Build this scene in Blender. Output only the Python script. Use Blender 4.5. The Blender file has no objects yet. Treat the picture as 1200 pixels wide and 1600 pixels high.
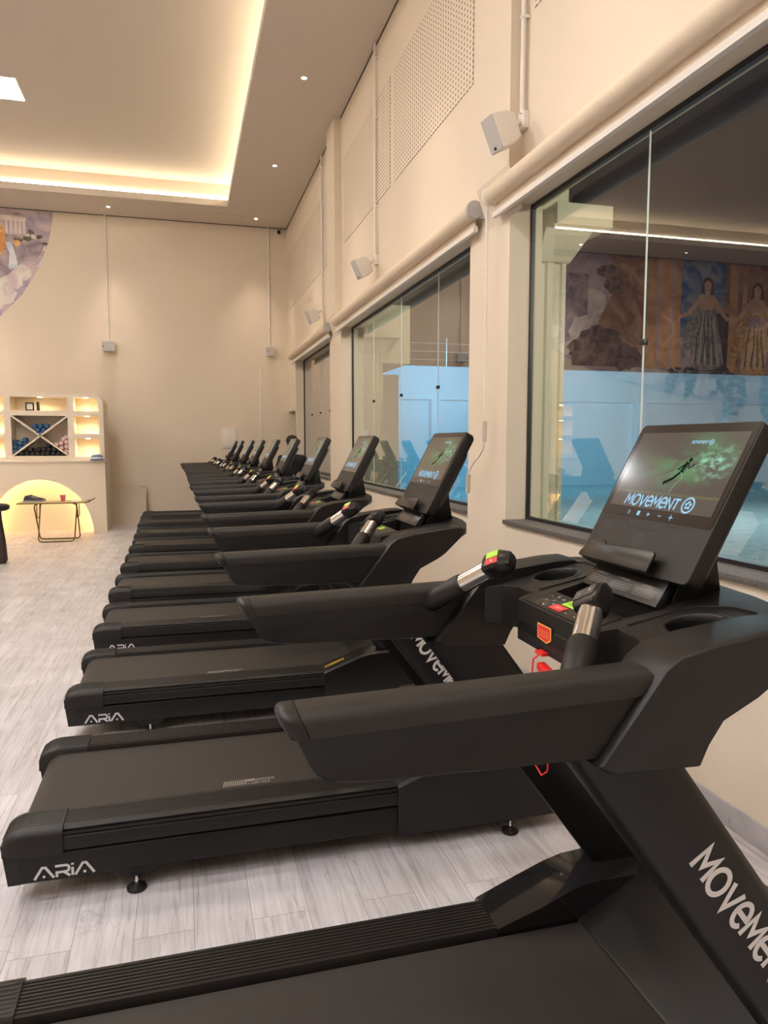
import bpy, bmesh, math, random
from mathutils import Vector, Matrix
from mathutils.geometry import tessellate_polygon
random.seed(7)
S = bpy.context.scene
COL = S.collection

# ------------------------------------------------------------------ camera
YAW, PITCH, FPX = 0.267821782, 0.0938304608, 1145.0
cd = bpy.data.cameras.new('camera'); cam = bpy.data.objects.new('camera', cd); COL.objects.link(cam)
cd.sensor_fit = 'VERTICAL'; cd.sensor_height = 24.0; cd.lens = FPX * 24.0 / 1600.0
cd.clip_start = 0.02; cd.clip_end = 200
cam.location = (0, 0, 1.65)
cam.rotation_euler = (math.pi / 2 - PITCH, 0, -YAW)
S.camera = cam

# ------------------------------------------------------------------ view, world, light levels
S.view_settings.view_transform = 'Standard'; S.view_settings.look = 'None'
S.view_settings.gamma = 1.0; S.view_settings.use_curve_mapping = False
S.view_settings.exposure = 0.0
wd = bpy.data.worlds.new('night'); S.world = wd; wd.use_nodes = True
wd.node_tree.nodes['Background'].inputs[0].default_value = (0.012, 0.016, 0.028, 1)
wd.node_tree.nodes['Background'].inputs[1].default_value = 0.5
PANEL_E = 52.0       # white LED ceiling panels
COVE_E = 28.0        # LED strip hidden in the ceiling cove
SPOT_W = 170.0       # each recessed downlight
NICHE_E = 26.0        # little lamps inside the shelf unit
ARCH_E = 36.0        # LED strip round the arch
YARD_W = 420.0      # floodlights on the yard wall outside
WARM = (1.0, 0.84, 0.68); COVE_C = (1.0, 0.88, 0.64); PANEL_C = (0.98, 0.97, 1.0); PANEL_WARM = (1.0, 0.88, 0.72)

# ------------------------------------------------------------------ materials
MATS = {}
def mat(name, col, rough=0.5, metal=0.0, spec=0.5, emit=None, es=0.0, noise=0.0, nscale=30.0, bump=0.0, bscale=400.0):
    m = bpy.data.materials.new(name); m.use_nodes = True; MATS[name] = m
    nt = m.node_tree; b = nt.nodes['Principled BSDF']
    b.inputs['Base Color'].default_value = (*col, 1); b.inputs['Roughness'].default_value = rough
    b.inputs['Metallic'].default_value = metal; b.inputs['Specular IOR Level'].default_value = spec
    if emit: b.inputs['Emission Color'].default_value = (*emit, 1); b.inputs['Emission Strength'].default_value = es
    if noise > 0 or bump > 0:
        tc = nt.nodes.new('ShaderNodeTexCoord')
        if noise > 0:
            n = nt.nodes.new('ShaderNodeTexNoise'); n.inputs['Scale'].default_value = nscale; n.inputs['Detail'].default_value = 5
            nt.links.new(tc.outputs['Object'], n.inputs['Vector'])
            mx = nt.nodes.new('ShaderNodeMix'); mx.data_type = 'RGBA'
            mx.inputs[6].default_value = tuple(c * (1 - noise) for c in col) + (1,)
            mx.inputs[7].default_value = tuple(min(1, c * (1 + noise)) for c in col) + (1,)
            nt.links.new(n.outputs['Fac'], mx.inputs[0]); nt.links.new(mx.outputs[2], b.inputs['Base Color'])
        if bump > 0:
            n2 = nt.nodes.new('ShaderNodeTexNoise'); n2.inputs['Scale'].default_value = bscale
            nt.links.new(tc.outputs['Object'], n2.inputs['Vector'])
            bp = nt.nodes.new('ShaderNodeBump'); bp.inputs['Strength'].default_value = bump; bp.inputs['Distance'].default_value = 0.002
            nt.links.new(n2.outputs['Fac'], bp.inputs['Height']); nt.links.new(bp.outputs['Normal'], b.inputs['Normal'])
    return m
def emis(name, col, s):
    m = bpy.data.materials.new(name); m.use_nodes = True; MATS[name] = m
    nt = m.node_tree; nt.nodes.clear()
    e = nt.nodes.new('ShaderNodeEmission'); o = nt.nodes.new('ShaderNodeOutputMaterial')
    e.inputs[0].default_value = (*col, 1); e.inputs[1].default_value = s
    nt.links.new(e.outputs[0], o.inputs[0]); return m

wall_m = mat('wall_paint', (0.78, 0.672, 0.54), 0.75, noise=0.03, nscale=1.5)
ceil_m = mat('ceiling_paint', (0.65, 0.57, 0.49), 0.85, noise=0.02, nscale=0.8)
white_m = mat('white_plastic', (0.80, 0.745, 0.68), 0.4)
handle_m = mat('beige_handle', (0.55, 0.48, 0.41), 0.5)
grey_m = mat('speaker_mesh', (0.52, 0.49, 0.47), 0.6, noise=0.2, nscale=300)
blind_m = mat('blind_fabric', (0.72, 0.60, 0.46), 0.8, noise=0.05, nscale=60)
plas_m = mat('black_plastic', (0.0095, 0.0082, 0.0078), 0.46, spec=0.42, bump=0.12, bscale=900)
plas2_m = mat('black_plastic_smooth', (0.0085, 0.0075, 0.007), 0.30, spec=0.42)
paint_m = mat('black_paint', (0.0062, 0.0056, 0.0056), 0.42, spec=0.36, bump=0.05, bscale=700)
gloss_m = mat('gloss_black', (0.012, 0.011, 0.012), 0.08, spec=0.5)
scrglass_m = mat('screen_bezel_glass', (0.010, 0.009, 0.009), 0.12, spec=1.0)
pad_m = mat('padded_top', (0.012, 0.0105, 0.0095), 0.45, spec=0.5, bump=0.3, bscale=1100)
belt_m = mat('belt_rubber', (0.029, 0.0245, 0.0215), 0.55, spec=0.35, noise=0.12, nscale=60, bump=0.25, bscale=600)
dark_m = mat('recess_black', (0.006, 0.006, 0.006), 0.6, spec=0.3)
chrome_m = mat('brushed_steel', (0.75, 0.72, 0.68), 0.16, metal=1.0)
silver_m = mat('silver_print', (0.66, 0.65, 0.66), 0.45)
dimprint_m = mat('grey_print', (0.26, 0.24, 0.21), 0.5)
faint_m = mat('faint_print', (0.075, 0.07, 0.068), 0.5)
whiteprint_m = mat('white_print', (0.75, 0.75, 0.75), 0.5)
yellow_m = mat('yellow_print', (0.75, 0.50, 0.03), 0.5)
red_m = mat('red_print', (0.70, 0.035, 0.035), 0.4)
redcord_m = mat('red_cord', (0.75, 0.02, 0.02), 0.4)
green_m = mat('green_key', (0.40, 0.72, 0.05), 0.4)
orange_m = mat('orange_border', (0.90, 0.45, 0.08), 0.5)
stone_m = mat('dark_granite', (0.12, 0.11, 0.10), 0.6, noise=0.6, nscale=60)
frame_m = mat('black_aluminium', (0.012, 0.012, 0.013), 0.4)
edge_m = mat('polished_glass_edge', (0.62, 0.68, 0.66), 0.15)
cream_m = mat('outside_render', (0.72, 0.68, 0.53), 0.8, noise=0.06, nscale=4)
yard_m = mat('yard_wall_paint', (0.62, 0.70, 0.74), 0.8, noise=0.05, nscale=2)
steel_m = mat('galvanised', (0.55, 0.55, 0.55), 0.4, metal=0.6)
shelf_m = mat('shelf_paint', (0.79, 0.68, 0.55), 0.6)
bronze_m = mat('bronze_tube', (0.16, 0.105, 0.035), 0.35, metal=0.7)
tabletop_m = mat('table_board', (0.42, 0.33, 0.16), 0.5)
skin_m = mat('skin', (0.56, 0.33, 0.24), 0.55)
hair_m = mat('hair', (0.012, 0.010, 0.009), 0.6, noise=0.4, nscale=80)
shirt_m = mat('black_cotton', (0.014, 0.013, 0.015), 0.85)
trouser_m = mat('dark_cotton', (0.03, 0.03, 0.035), 0.85)

def floor_material(name, rot, tone=1.0):
    m = bpy.data.materials.new(name); m.use_nodes = True; nt = m.node_tree; L = nt.links
    b = nt.nodes['Principled BSDF']; N = nt.nodes.new
    tc = N('ShaderNodeTexCoord'); mp = N('ShaderNodeMapping'); mp.inputs['Rotation'].default_value = rot
    L.new(tc.outputs['Object'], mp.inputs['Vector'])
    br = N('ShaderNodeTexBrick'); br.offset = 0.37; br.offset_frequency = 2
    br.inputs['Scale'].default_value = 1.0; br.inputs['Brick Width'].default_value = 1.22; br.inputs['Row Height'].default_value = 0.196
    br.inputs['Mortar Size'].default_value = 0.0011; br.inputs['Mortar Smooth'].default_value = 0.2
    br.inputs['Color1'].default_value = (0.0, 0, 0, 1); br.inputs['Color2'].default_value = (1, 1, 1, 1); br.inputs['Mortar'].default_value = (0.5, 0.5, 0.5, 1)
    br.inputs['Bias'].default_value = 0.0
    L.new(mp.outputs[0], br.inputs['Vector'])
    # long grain, shifted per plank
    sc = N('ShaderNodeVectorMath'); sc.operation = 'MULTIPLY'; sc.inputs[1].default_value = (1.3, 22.0, 1.0); L.new(mp.outputs[0], sc.inputs[0])
    sh = N('ShaderNodeVectorMath'); sh.operation = 'SCALE'; sh.inputs['Scale'].default_value = 13.0; L.new(br.outputs['Color'], sh.inputs[0])
    ad = N('ShaderNodeVectorMath'); ad.operation = 'ADD'; L.new(sc.outputs[0], ad.inputs[0]); L.new(sh.outputs[0], ad.inputs[1])
    g = N('ShaderNodeTexNoise'); g.inputs['Scale'].default_value = 1.6; g.inputs['Detail'].default_value = 7; g.inputs['Roughness'].default_value = 0.62; g.inputs['Distortion'].default_value = 1.2
    L.new(ad.outputs[0], g.inputs['Vector'])
    cr = N('ShaderNodeValToRGB'); e = cr.color_ramp.elements
    e[0].position = 0.27; e[0].color = (0.33 * tone, 0.305 * tone, 0.30 * tone, 1)
    e[1].position = 0.68; e[1].color = (0.66 * tone, 0.635 * tone, 0.655 * tone, 1)
    x = cr.color_ramp.elements.new(0.40); x.color = (0.51 * tone, 0.485 * tone, 0.495 * tone, 1)
    x = cr.color_ramp.elements.new(0.52); x.color = (0.595 * tone, 0.57 * tone, 0.585 * tone, 1)
    L.new(g.outputs['Fac'], cr.inputs['Fac'])
    # cloudy tone over each plank
    g2 = N('ShaderNodeTexNoise'); g2.inputs['Scale'].default_value = 3.2; g2.inputs['Detail'].default_value = 4
    L.new(mp.outputs[0], g2.inputs['Vector'])
    mr = N('ShaderNodeMapRange'); mr.inputs['From Min'].default_value = 0.3; mr.inputs['From Max'].default_value = 0.7; mr.inputs['To Min'].default_value = 0.84; mr.inputs['To Max'].default_value = 1.06
    L.new(g2.outputs['Fac'], mr.inputs['Value'])
    m1 = N('ShaderNodeVectorMath'); m1.operation = 'SCALE'; L.new(cr.outputs['Color'], m1.inputs[0]); L.new(mr.outputs[0], m1.inputs['Scale'])
    # per-plank tone
    mr2 = N('ShaderNodeMapRange'); mr2.inputs['To Min'].default_value = 0.90; mr2.inputs['To Max'].default_value = 1.05
    L.new(br.outputs['Color'], mr2.inputs['Value'])
    m2 = N('ShaderNodeVectorMath'); m2.operation = 'SCALE'; L.new(m1.outputs[0], m2.inputs[0]); L.new(mr2.outputs[0], m2.inputs['Scale'])
    # seams
    mx = N('ShaderNodeMix'); mx.data_type = 'RGBA'; L.new(br.outputs['Fac'], mx.inputs[0]); L.new(m2.outputs[0], mx.inputs[6]); mx.inputs[7].default_value = (0.22, 0.19, 0.18, 1)
    # cracks and knots
    sc2 = N('ShaderNodeVectorMath'); sc2.operation = 'MULTIPLY'; sc2.inputs[1].default_value = (0.35, 6.5, 1.0); L.new(mp.outputs[0], sc2.inputs[0])
    vo = N('ShaderNodeTexVoronoi'); vo.feature = 'DISTANCE_TO_EDGE'; vo.inputs['Scale'].default_value = 1.5
    wn = N('ShaderNodeTexNoise'); wn.inputs['Scale'].default_value = 2.0; wn.inputs['Detail'].default_value = 6; L.new(mp.outputs[0], wn.inputs['Vector'])
    av = N('ShaderNodeVectorMath'); av.operation = 'ADD'; L.new(sc2.outputs[0], av.inputs[0]); L.new(wn.outputs['Color'], av.inputs[1]); L.new(av.outputs[0], vo.inputs['Vector'])
    ck = N('ShaderNodeMapRange'); ck.inputs['From Min'].default_value = 0.0; ck.inputs['From Max'].default_value = 0.012; ck.inputs['To Min'].default_value = 0.80; ck.inputs['To Max'].default_value = 1.0
    L.new(vo.outputs['Distance'], ck.inputs['Value'])
    m3 = N('ShaderNodeVectorMath'); m3.operation = 'SCALE'; L.new(mx.outputs[2], m3.inputs[0]); L.new(ck.outputs[0], m3.inputs['Scale'])
    L.new(m3.outputs[0], b.inputs['Base Color'])
    b.inputs['Roughness'].default_value = 0.42; b.inputs['Specular IOR Level'].default_value = 0.4
    bp = N('ShaderNodeBump'); bp.inputs['Strength'].default_value = 0.10; bp.inputs['Distance'].default_value = 0.003
    L.new(g.outputs['Fac'], bp.inputs['Height']); L.new(bp.outputs['Normal'], b.inputs['Normal'])
    return m
floor_m = floor_material('vinyl_planks', (0, 0, math.pi / 2))
base_m = floor_material('vinyl_skirting', (math.pi / 2, 0, math.pi / 2), 0.85)

def glass_material():
    m = bpy.data.materials.new('window_glass'); m.use_nodes = True; nt = m.node_tree; nt.nodes.clear(); N = nt.nodes.new; L = nt.links
    t = N('ShaderNodeBsdfTransparent'); t.inputs[0].default_value = (0.86, 0.92, 0.88, 1)
    g = N('ShaderNodeBsdfGlossy'); g.inputs['Roughness'].default_value = 0.0
    f = N('ShaderNodeFresnel'); f.inputs['IOR'].default_value = 1.52
    mu = N('ShaderNodeMath'); mu.operation = 'MULTIPLY'; mu.inputs[1].default_value = 2.9; mu.use_clamp = True
    # a thin sheet reflects alike from either side
    ge = N('ShaderNodeNewGeometry'); mi = N('ShaderNodeMapRange'); mi.inputs['To Min'].default_value = 1.52; mi.inputs['To Max'].default_value = 1 / 1.52
    L.new(ge.outputs['Backfacing'], mi.inputs['Value']); L.new(mi.outputs[0], f.inputs['IOR'])
    mx = N('ShaderNodeMixShader'); o = N('ShaderNodeOutputMaterial')
    L.new(f.outputs[0], mu.inputs[0]); L.new(mu.outputs[0], mx.inputs[0]); L.new(t.outputs[0], mx.inputs[1]); L.new(g.outputs[0], mx.inputs[2]); L.new(mx.outputs[0], o.inputs[0])
    return m
glass_m = glass_material()

def dots_material():
    m = bpy.data.materials.new('perforated_board'); m.use_nodes = True; nt = m.node_tree; N = nt.nodes.new; L = nt.links
    b = nt.nodes['Principled BSDF']; b.inputs['Roughness'].default_value = 0.75
    tc = N('ShaderNodeTexCoord'); sp = N('ShaderNodeSeparateXYZ'); L.new(tc.outputs['Object'], sp.inputs[0])
    def cell(out, pitch, half):
        a = N('ShaderNodeMath'); a.operation = 'DIVIDE'; a.inputs[1].default_value = pitch; L.new(out, a.inputs[0])
        fr = N('ShaderNodeMath'); fr.operation = 'FRACT'; L.new(a.outputs[0], fr.inputs[0])
        s = N('ShaderNodeMath'); s.operation = 'SUBTRACT'; s.inputs[1].default_value = 0.5; L.new(fr.outputs[0], s.inputs[0])
        ab = N('ShaderNodeMath'); ab.operation = 'ABSOLUTE'; L.new(s.outputs[0], ab.inputs[0])
        d = N('ShaderNodeMath'); d.operation = 'DIVIDE'; d.inputs[1].default_value = half / pitch; L.new(ab.outputs[0], d.inputs[0])
        pw = N('ShaderNodeMath'); pw.operation = 'POWER'; pw.inputs[1].default_value = 2; L.new(d.outputs[0], pw.inputs[0])
        return pw.outputs[0]
    a = cell(sp.outputs['Y'], 0.062, 0.013); c = cell(sp.outputs['Z'], 0.043, 0.011)
    ad = N('ShaderNodeMath'); ad.operation = 'ADD'; L.new(a, ad.inputs[0]); L.new(c, ad.inputs[1])
    lt = N('ShaderNodeMath'); lt.operation = 'LESS_THAN'; lt.inputs[1].default_value = 1.0; L.new(ad.outputs[0], lt.inputs[0])
    mx = N('ShaderNodeMix'); mx.data_type = 'RGBA'; mx.inputs[6].default_value = (0.80, 0.69, 0.56, 1); mx.inputs[7].default_value = (0.24, 0.19, 0.15, 1)
    L.new(lt.outputs[0], mx.inputs[0]); L.new(mx.outputs[2], b.inputs['Base Color'])
    return m
dots_m = dots_material()

# ------------------------------------------------------------------ mesh helpers
class MB:
    def __init__(s): s.v = []; s.f = []; s.mi = []; s.cur = 0
    def add(s, vs, fs):
        o = len(s.v); s.v += [tuple(p) for p in vs]
        for f in fs: s.f.append([i + o for i in f]); s.mi.append(s.cur)
        return s
    def box(s, x0, x1, y0, y1, z0, z1):
        x0, x1 = min(x0, x1), max(x0, x1); y0, y1 = min(y0, y1), max(y0, y1); z0, z1 = min(z0, z1), max(z0, z1)
        return s.add([(x0,y0,z0),(x1,y0,z0),(x1,y1,z0),(x0,y1,z0),(x0,y0,z1),(x1,y0,z1),(x1,y1,z1),(x0,y1,z1)],
                     [(0,3,2,1),(4,5,6,7),(0,1,5,4),(1,2,6,5),(2,3,7,6),(3,0,4,7)])
    def loft(s, loops, caps=True):
        n = len(loops[0]); vs = [p for l in loops for p in l]; fs = []
        for k in range(len(loops) - 1):
            for i in range(n):
                j = (i + 1) % n; fs.append((k*n+i, k*n+j, (k+1)*n+j, (k+1)*n+i))
        if caps: fs.append(tuple(range(n - 1, -1, -1))); fs.append(tuple((len(loops)-1)*n + i for i in range(n)))
        return s.add(vs, fs)
    def prism_xz(s, prof, y0, y1):       # outline in x,z extruded along y
        return s.loft([[(x, y0, z) for x, z in prof], [(x, y1, z) for x, z in prof]])
    def prism_yz(s, prof, x0, x1):
        return s.loft([[(x0, y, z) for y, z in prof], [(x1, y, z) for y, z in prof]])
    def prism_xy(s, prof, z0, z1):
        return s.loft([[(x, y, z0) for x, y in prof], [(x, y, z1) for x, y in prof]])
    def tube(s, path, r, n=10, caps=True):
        P = [Vector(p) for p in path]; R = r if isinstance(r, (list, tuple)) else [r] * len(P)
        up = Vector((0, 0, 1)); loops = []; prev = None
        for i, p in enumerate(P):
            t = (P[min(i+1, len(P)-1)] - P[max(i-1, 0)]).normalized()
            if prev is None:
                a = t.cross(up)
                if a.length < 1e-3: a = t.cross(Vector((1, 0, 0)))
            else: a = prev - t * prev.dot(t)
            a.normalize(); prev = a; b = t.cross(a)
            loops.append([p + (a * math.cos(2*math.pi*k/n) + b * math.sin(2*math.pi*k/n)) * R[i] for k in range(n)])
        return s.loft(loops, caps)
    def lathe(s, prof, c=(0, 0, 0), n=20, axis='z', caps=True):
        loops = []
        for r, h in prof:
            l = []
            for k in range(n):
                a = 2*math.pi*k/n; u, v = r*math.cos(a), r*math.sin(a)
                q = (u, v, h) if axis == 'z' else ((u, h, v) if axis == 'y' else (h, u, v))
                l.append((c[0]+q[0], c[1]+q[1], c[2]+q[2]))
            loops.append(l)
        return s.loft(loops, caps)
    def ball(s, c, rx, ry=None, rz=None, n=14, m=9):
        ry = ry or rx; rz = rz or rx
        prof = [(max(1e-4, math.sin(math.pi*i/m)), -math.cos(math.pi*i/m)) for i in range(m+1)]
        loops = [[(c[0]+rx*r*math.cos(2*math.pi*k/n), c[1]+ry*r*math.sin(2*math.pi*k/n), c[2]+rz*h) for k in range(n)] for r, h in prof]
        return s.loft(loops, True)
    def holed(s, loops2d, zt, zb):       # plate with holes: outline + hole loops in x,y, top/bottom height functions
        pts = [p for l in loops2d for p in l]
        tri = tessellate_polygon([[Vector((x, y, 0)) for x, y in l] for l in loops2d])
        n = len(pts); vs = [(x, y, zt(x)) for x, y in pts] + [(x, y, zb(x)) for x, y in pts]; fs = []
        for t in tri:
            a, b, c = [Vector((*pts[i], 0)) for i in t]
            t = t if (b-a).cross(c-a).z > 0 else t[::-1]
            fs.append(tuple(t)); fs.append(tuple(i + n for i in t[::-1]))
        o = 0
        for l in loops2d:
            k = len(l)
            for i in range(k): j = (i+1) % k; fs.append((o+i, o+i+n, o+j+n, o+j))
            o += k
        return s.add(vs, fs)
    def build(s, name, mats, parent=None, bevel=0.0, seg=2, smooth=35, fix=True, merge=True):
        me = bpy.data.meshes.new(name); me.from_pydata([tuple(v) for v in s.v], [], s.f)
        if not isinstance(mats, (list, tuple)): mats = [mats]
        for m in mats: me.materials.append(m)
        for p, i in zip(me.polygons, s.mi): p.material_index = i
        bm = bmesh.new(); bm.from_mesh(me)
        if merge: bmesh.ops.remove_doubles(bm, verts=bm.verts, dist=1e-5)
        if fix: bmesh.ops.recalc_face_normals(bm, faces=bm.faces)
        if bevel > 0:
            ed = [e for e in bm.edges if len(e.link_faces) == 2 and e.calc_face_angle(0) > math.radians(28)]
            try: bmesh.ops.bevel(bm, geom=ed, offset=bevel, segments=seg, profile=0.5, affect='EDGES', clamp_overlap=True)
            except Exception: pass
        bm.to_mesh(me); bm.free()
        if smooth:
            for p in me.polygons: p.use_smooth = True
            me.set_sharp_from_angle(angle=math.radians(smooth))
        o = bpy.data.objects.new(name, me); COL.objects.link(o)
        if parent: o.parent = parent
        return o

def empty(name, loc=(0, 0, 0), rz=0.0):
    o = bpy.data.objects.new(name, None); COL.objects.link(o); o.location = loc; o.rotation_euler = (0, 0, rz); o.empty_display_size = 0.1
    return o
def tag(o, label, cat, group=None):
    o['label'] = label; o['category'] = cat
    if group: o['group'] = group
    return o
def struct(o): o['kind'] = 'structure'; return o
def copy_tree(o, parent=None):
    c = o.copy(); COL.objects.link(c)
    if parent: c.parent = parent
    for ch in [q for q in o.children]: copy_tree(ch, c)
    return c

# ---- lettering drawn with strokes -----------------------------------------
def arc(cx, cy, rx, ry, a0, a1, n=16):
    return [(cx + rx*math.cos(math.radians(a0+(a1-a0)*i/n)), cy + ry*math.sin(math.radians(a0+(a1-a0)*i/n))) for i in range(n+1)]
GL = {
 'M': (0.92, [[(0.0,0),(0.06,0.98),(0.46,0.34),(0.86,0.98),(0.92,0)]]),
 'O': (0.92, [arc(0.46,0.5,0.46,0.5,0,360,24)]),
 'V': (0.80, [[(0,1),(0.40,0.02),(0.80,1)]]),
 'E': (0.76, [[(0.04,0.50),(0.74,0.50)] + arc(0.38,0.5,0.37,0.48,0,320,22)]),
 'N': (0.72, [[(0,0),(0,0.98),(0.72,0.02),(0.72,1)]]),
 'T': (0.70, [[(0,0.93),(0.70,0.93)],[(0.35,0.93),(0.35,0)]]),
 'A': (1.25, [[(0,0),(0.50,0.90),(0.72,0.90),(1.25,0)], [(0.53,0.17),(0.70,0.17)]]),
 'R': (0.95, [[(0.10,0),(0.10,0.38),(0.70,0.38)]+arc(0.68,0.64,0.22,0.26,-90,90,8)+[(0.0,0.90)], [(0.55,0.38),(0.95,0)]]),
 'I': (0.16, [[(0.08,0),(0.08,0.66)],[(0.08,0.84),(0.08,1.0)]]),
 'L': (0.55, [[(0,1),(0,0.07),(0.55,0.07)]]),
 'U': (0.70, [[(0,1),(0,0.3)]+arc(0.35,0.35,0.35,0.3,180,360,8)+[(0.70,1)]]),
 'B': (0.65, [[(0,0),(0,1),(0.5,1),(0.6,0.78),(0.5,0.53),(0,0.53)],[(0.5,0.53),(0.65,0.27),(0.5,0.05),(0,0.05)]]),
 'F': (0.6, [[(0,0),(0,0.95),(0.6,0.95)],[(0,0.5),(0.5,0.5)]]),
 'e2': (0.62, [[(0.62,0.05),(0,0.05),(0,0.95),(0.62,0.95)],[(0,0.5),(0.52,0.5)]]),
}
def stroke(mb, poly, w, fn):
    P = [Vector(p) for p in poly]; closed = (P[0] - P[-1]).length < 1e-6
    if closed: P = P[:-1]
    n = len(P); A = []; B = []
    for i in range(n):
        d0 = (P[i] - P[i-1]).normalized() if (i > 0 or closed) else None
        d1 = (P[(i+1) % n] - P[i]).normalized() if (i < n-1 or closed) else None
        d0 = d0 or d1; d1 = d1 or d0
        n0 = Vector((-d0.y, d0.x)); n1 = Vector((-d1.y, d1.x)); m = (n0 + n1)
        if m.length < 1e-4: m = n0.copy()
        m.normalize(); k = 1 / max(0.42, m.dot(n0))
        A.append(P[i] + m*w/2*k); B.append(P[i] - m*w/2*k)
    vs = [fn(p.x, p.y) for p in A] + [fn(p.x, p.y) for p in B]; fs = []
    for i in range(n if closed else n-1):
        j = (i+1) % n; fs.append((i, j, n+j, n+i))
    mb.add(vs, fs)
def letters(mb, text, h, w, fn, gap=0.26, xs=1.0):
    """text drawn along +u, letters of height h; fn(u, v) -> 3-D point"""
    x = 0.0
    for ch in text:
        wd_, polys = GL[ch]
        for p in polys: stroke(mb, [((x + a*xs)*h, b*h) for a, b in p], w*h, fn)
        x += wd_*xs + gap
    return (x - gap)*h
def smalltext(mb, text, h, fn, align=0.0):
    cu = bpy.data.curves.new('t', 'FONT'); cu.body = text; cu.size = 1.0
    ob = bpy.data.objects.new('t', cu); COL.objects.link(ob)
    bpy.context.view_layer.update()
    dg = bpy.context.evaluated_depsgraph_get(); me = bpy.data.meshes.new_from_object(ob.evaluated_get(dg))
    k = h / 0.7; xs = [v.co.x for v in me.vertices]; W = max(xs) if xs else 0
    mb.add([fn((v.co.x - W*align)*k, v.co.y*k) for v in me.vertices], [tuple(p.vertices) for p in me.polygons])
    bpy.data.objects.remove(ob); bpy.data.curves.remove(cu); bpy.data.meshes.remove(me)
def disc(mb, cx, cy, r, fn, n=16, ry=None):
    ry = ry or r
    mb.add([fn(cx + r*math.cos(2*math.pi*k/n), cy + ry*math.sin(2*math.pi*k/n)) for k in range(n)], [tuple(range(n))])

# ================================================================== THE SETTING
WX, GX, YB, CZ = 2.24, 2.41, 15.95, 6.15          # window wall, glass plane, back wall, ceiling
XL, YF = -12.5, -7.0                               # far left wall, wall behind the camera
WIN = [(-0.10, 4.85), (5.58, 10.50), (11.33, 14.87)]
ZS, ZH = 1.10, 3.31
struct(MB().box(XL, 4.2, YF, YB, -0.12, 0).build('floor', floor_m, smooth=0))
w = MB()
w.box(WX, 2.49, YF, 14.98, 0, ZS - 0.03); w.box(WX, 2.49, YF, YB, ZH, CZ + 0.6)
w.box(WX, 2.49, YF, WIN[0][0], ZS - 0.03, ZH)
w.box(WX, 2.49, WIN[0][1], WIN[1][0], ZS - 0.03, ZH); w.box(WX, 2.49, WIN[1][1], WIN[2][0], ZS - 0.03, ZH)
w.box(WX, 2.49, WIN[2][1], 14.98, ZS - 0.03, ZH); w.box(WX, 2.49, 14.98, YB, 2.32, ZH)
struct(w.build('wall_right', wall_m, smooth=0, merge=False, fix=False))
struct(MB().box(XL, 4.2, YB, YB + 0.2, 0, CZ + 0.6).build('wall_back', wall_m, smooth=0))
struct(MB().box(XL - 0.2, XL, YF, YB, 0, CZ + 0.6).build('wall_left', wall_m, smooth=0))
struct(MB().box(XL, 4.2, YF - 0.2, YF, 0, CZ + 0.6).build('wall_front', wall_m, smooth=0))
struct(MB().box(4.0, 4.2, 14.2, YB, 0, 3).box(2.49, 4.0, 14.2, 14.4, 0, 3).box(2.49, 4.2, 14.4, YB, 2.9, 3.0).build('wall_passage', wall_m, smooth=0, merge=False, fix=False))
# ceiling: lower border round a raised middle with a lit cove
CX0, CX1, CY0, CY1 = -9.6, 0.97, -4.6, 14.79
c = MB()
c.box(XL, 4.2, CY1, YB, CZ, CZ + 0.06); c.box(XL, 4.2, YF, CY0, CZ, CZ + 0.06)
c.box(CX1, WX, CY0, CY1, CZ, CZ + 0.06); c.box(XL, CX0, CY0, CY1, CZ, CZ + 0.06)
c.box(CX0, CX1, CY1 - 0.02, CY1, CZ, CZ + 0.12); c.box(CX0, CX1, CY0, CY0 + 0.02, CZ, CZ + 0.12)
c.box(CX1 - 0.02, CX1, CY0, CY1, CZ, CZ + 0.12); c.box(CX0, CX0 + 0.02, CY0, CY1, CZ, CZ + 0.12)
c.box(CX0 - 0.45, CX1 + 0.45, CY0 - 0.45, CY1 + 0.45, CZ + 0.50, CZ + 0.6)
c.box(CX0 - 0.45, CX1 + 0.45, CY1 + 0.30, CY1 + 0.45, CZ + 0.06, CZ + 0.5); c.box(CX0 - 0.45, CX1 + 0.45, CY0 - 0.45, CY0 - 0.30, CZ + 0.06, CZ + 0.5)
c.box(CX1 + 0.30, CX1 + 0.45, CY0 - 0.3, CY1 + 0.3, CZ + 0.06, CZ + 0.5); c.box(CX0 - 0.45, CX0 - 0.30, CY0 - 0.3, CY1 + 0.3, CZ + 0.06, CZ + 0.5)
struct(c.build('ceiling', ceil_m, smooth=0, merge=False, fix=False))
g = MB(); g.box(WX - 0.012, WX, YF, YB, CZ - 0.012, CZ); g.box(XL, WX, YB - 0.012, YB, CZ - 0.012, CZ)
struct(g.build('trim_1', mat('shadow_gap', (0.10, 0.085, 0.07), 0.8), smooth=0, merge=False))
struct(MB().box(WX - 0.015, WX, YF, 14.98, 0, 0.105).build('baseboard_right', base_m, bevel=0.003))
struct(MB().box(XL, WX, YB - 0.015, YB, 0, 0.105).build('baseboard_back', wall_m, bevel=0.003))
# pilasters over the piers
for k, y0 in enumerate((4.66, 10.42)):
    p = MB(); p.loft([[(WX, y0, 3.20 + 0.02), (2.14, y0, 3.50), (2.14, y0 + 0.56, 3.50), (WX, y0 + 0.56, 3.22)], [(WX, y0, CZ), (2.14, y0, CZ), (2.14, y0 + 0.56, CZ), (WX, y0 + 0.56, CZ)]])
    struct(p.build('pilaster', wall_m, smooth=0))
# sills
for k, (a, b) in enumerate(WIN):
    struct(MB().box(WX - 0.025, GX + 0.12, a - (0 if k else 0), b, ZS - 0.03, ZS).build('window_%d_sill' % (k + 1), stone_m, bevel=0.003))
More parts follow.
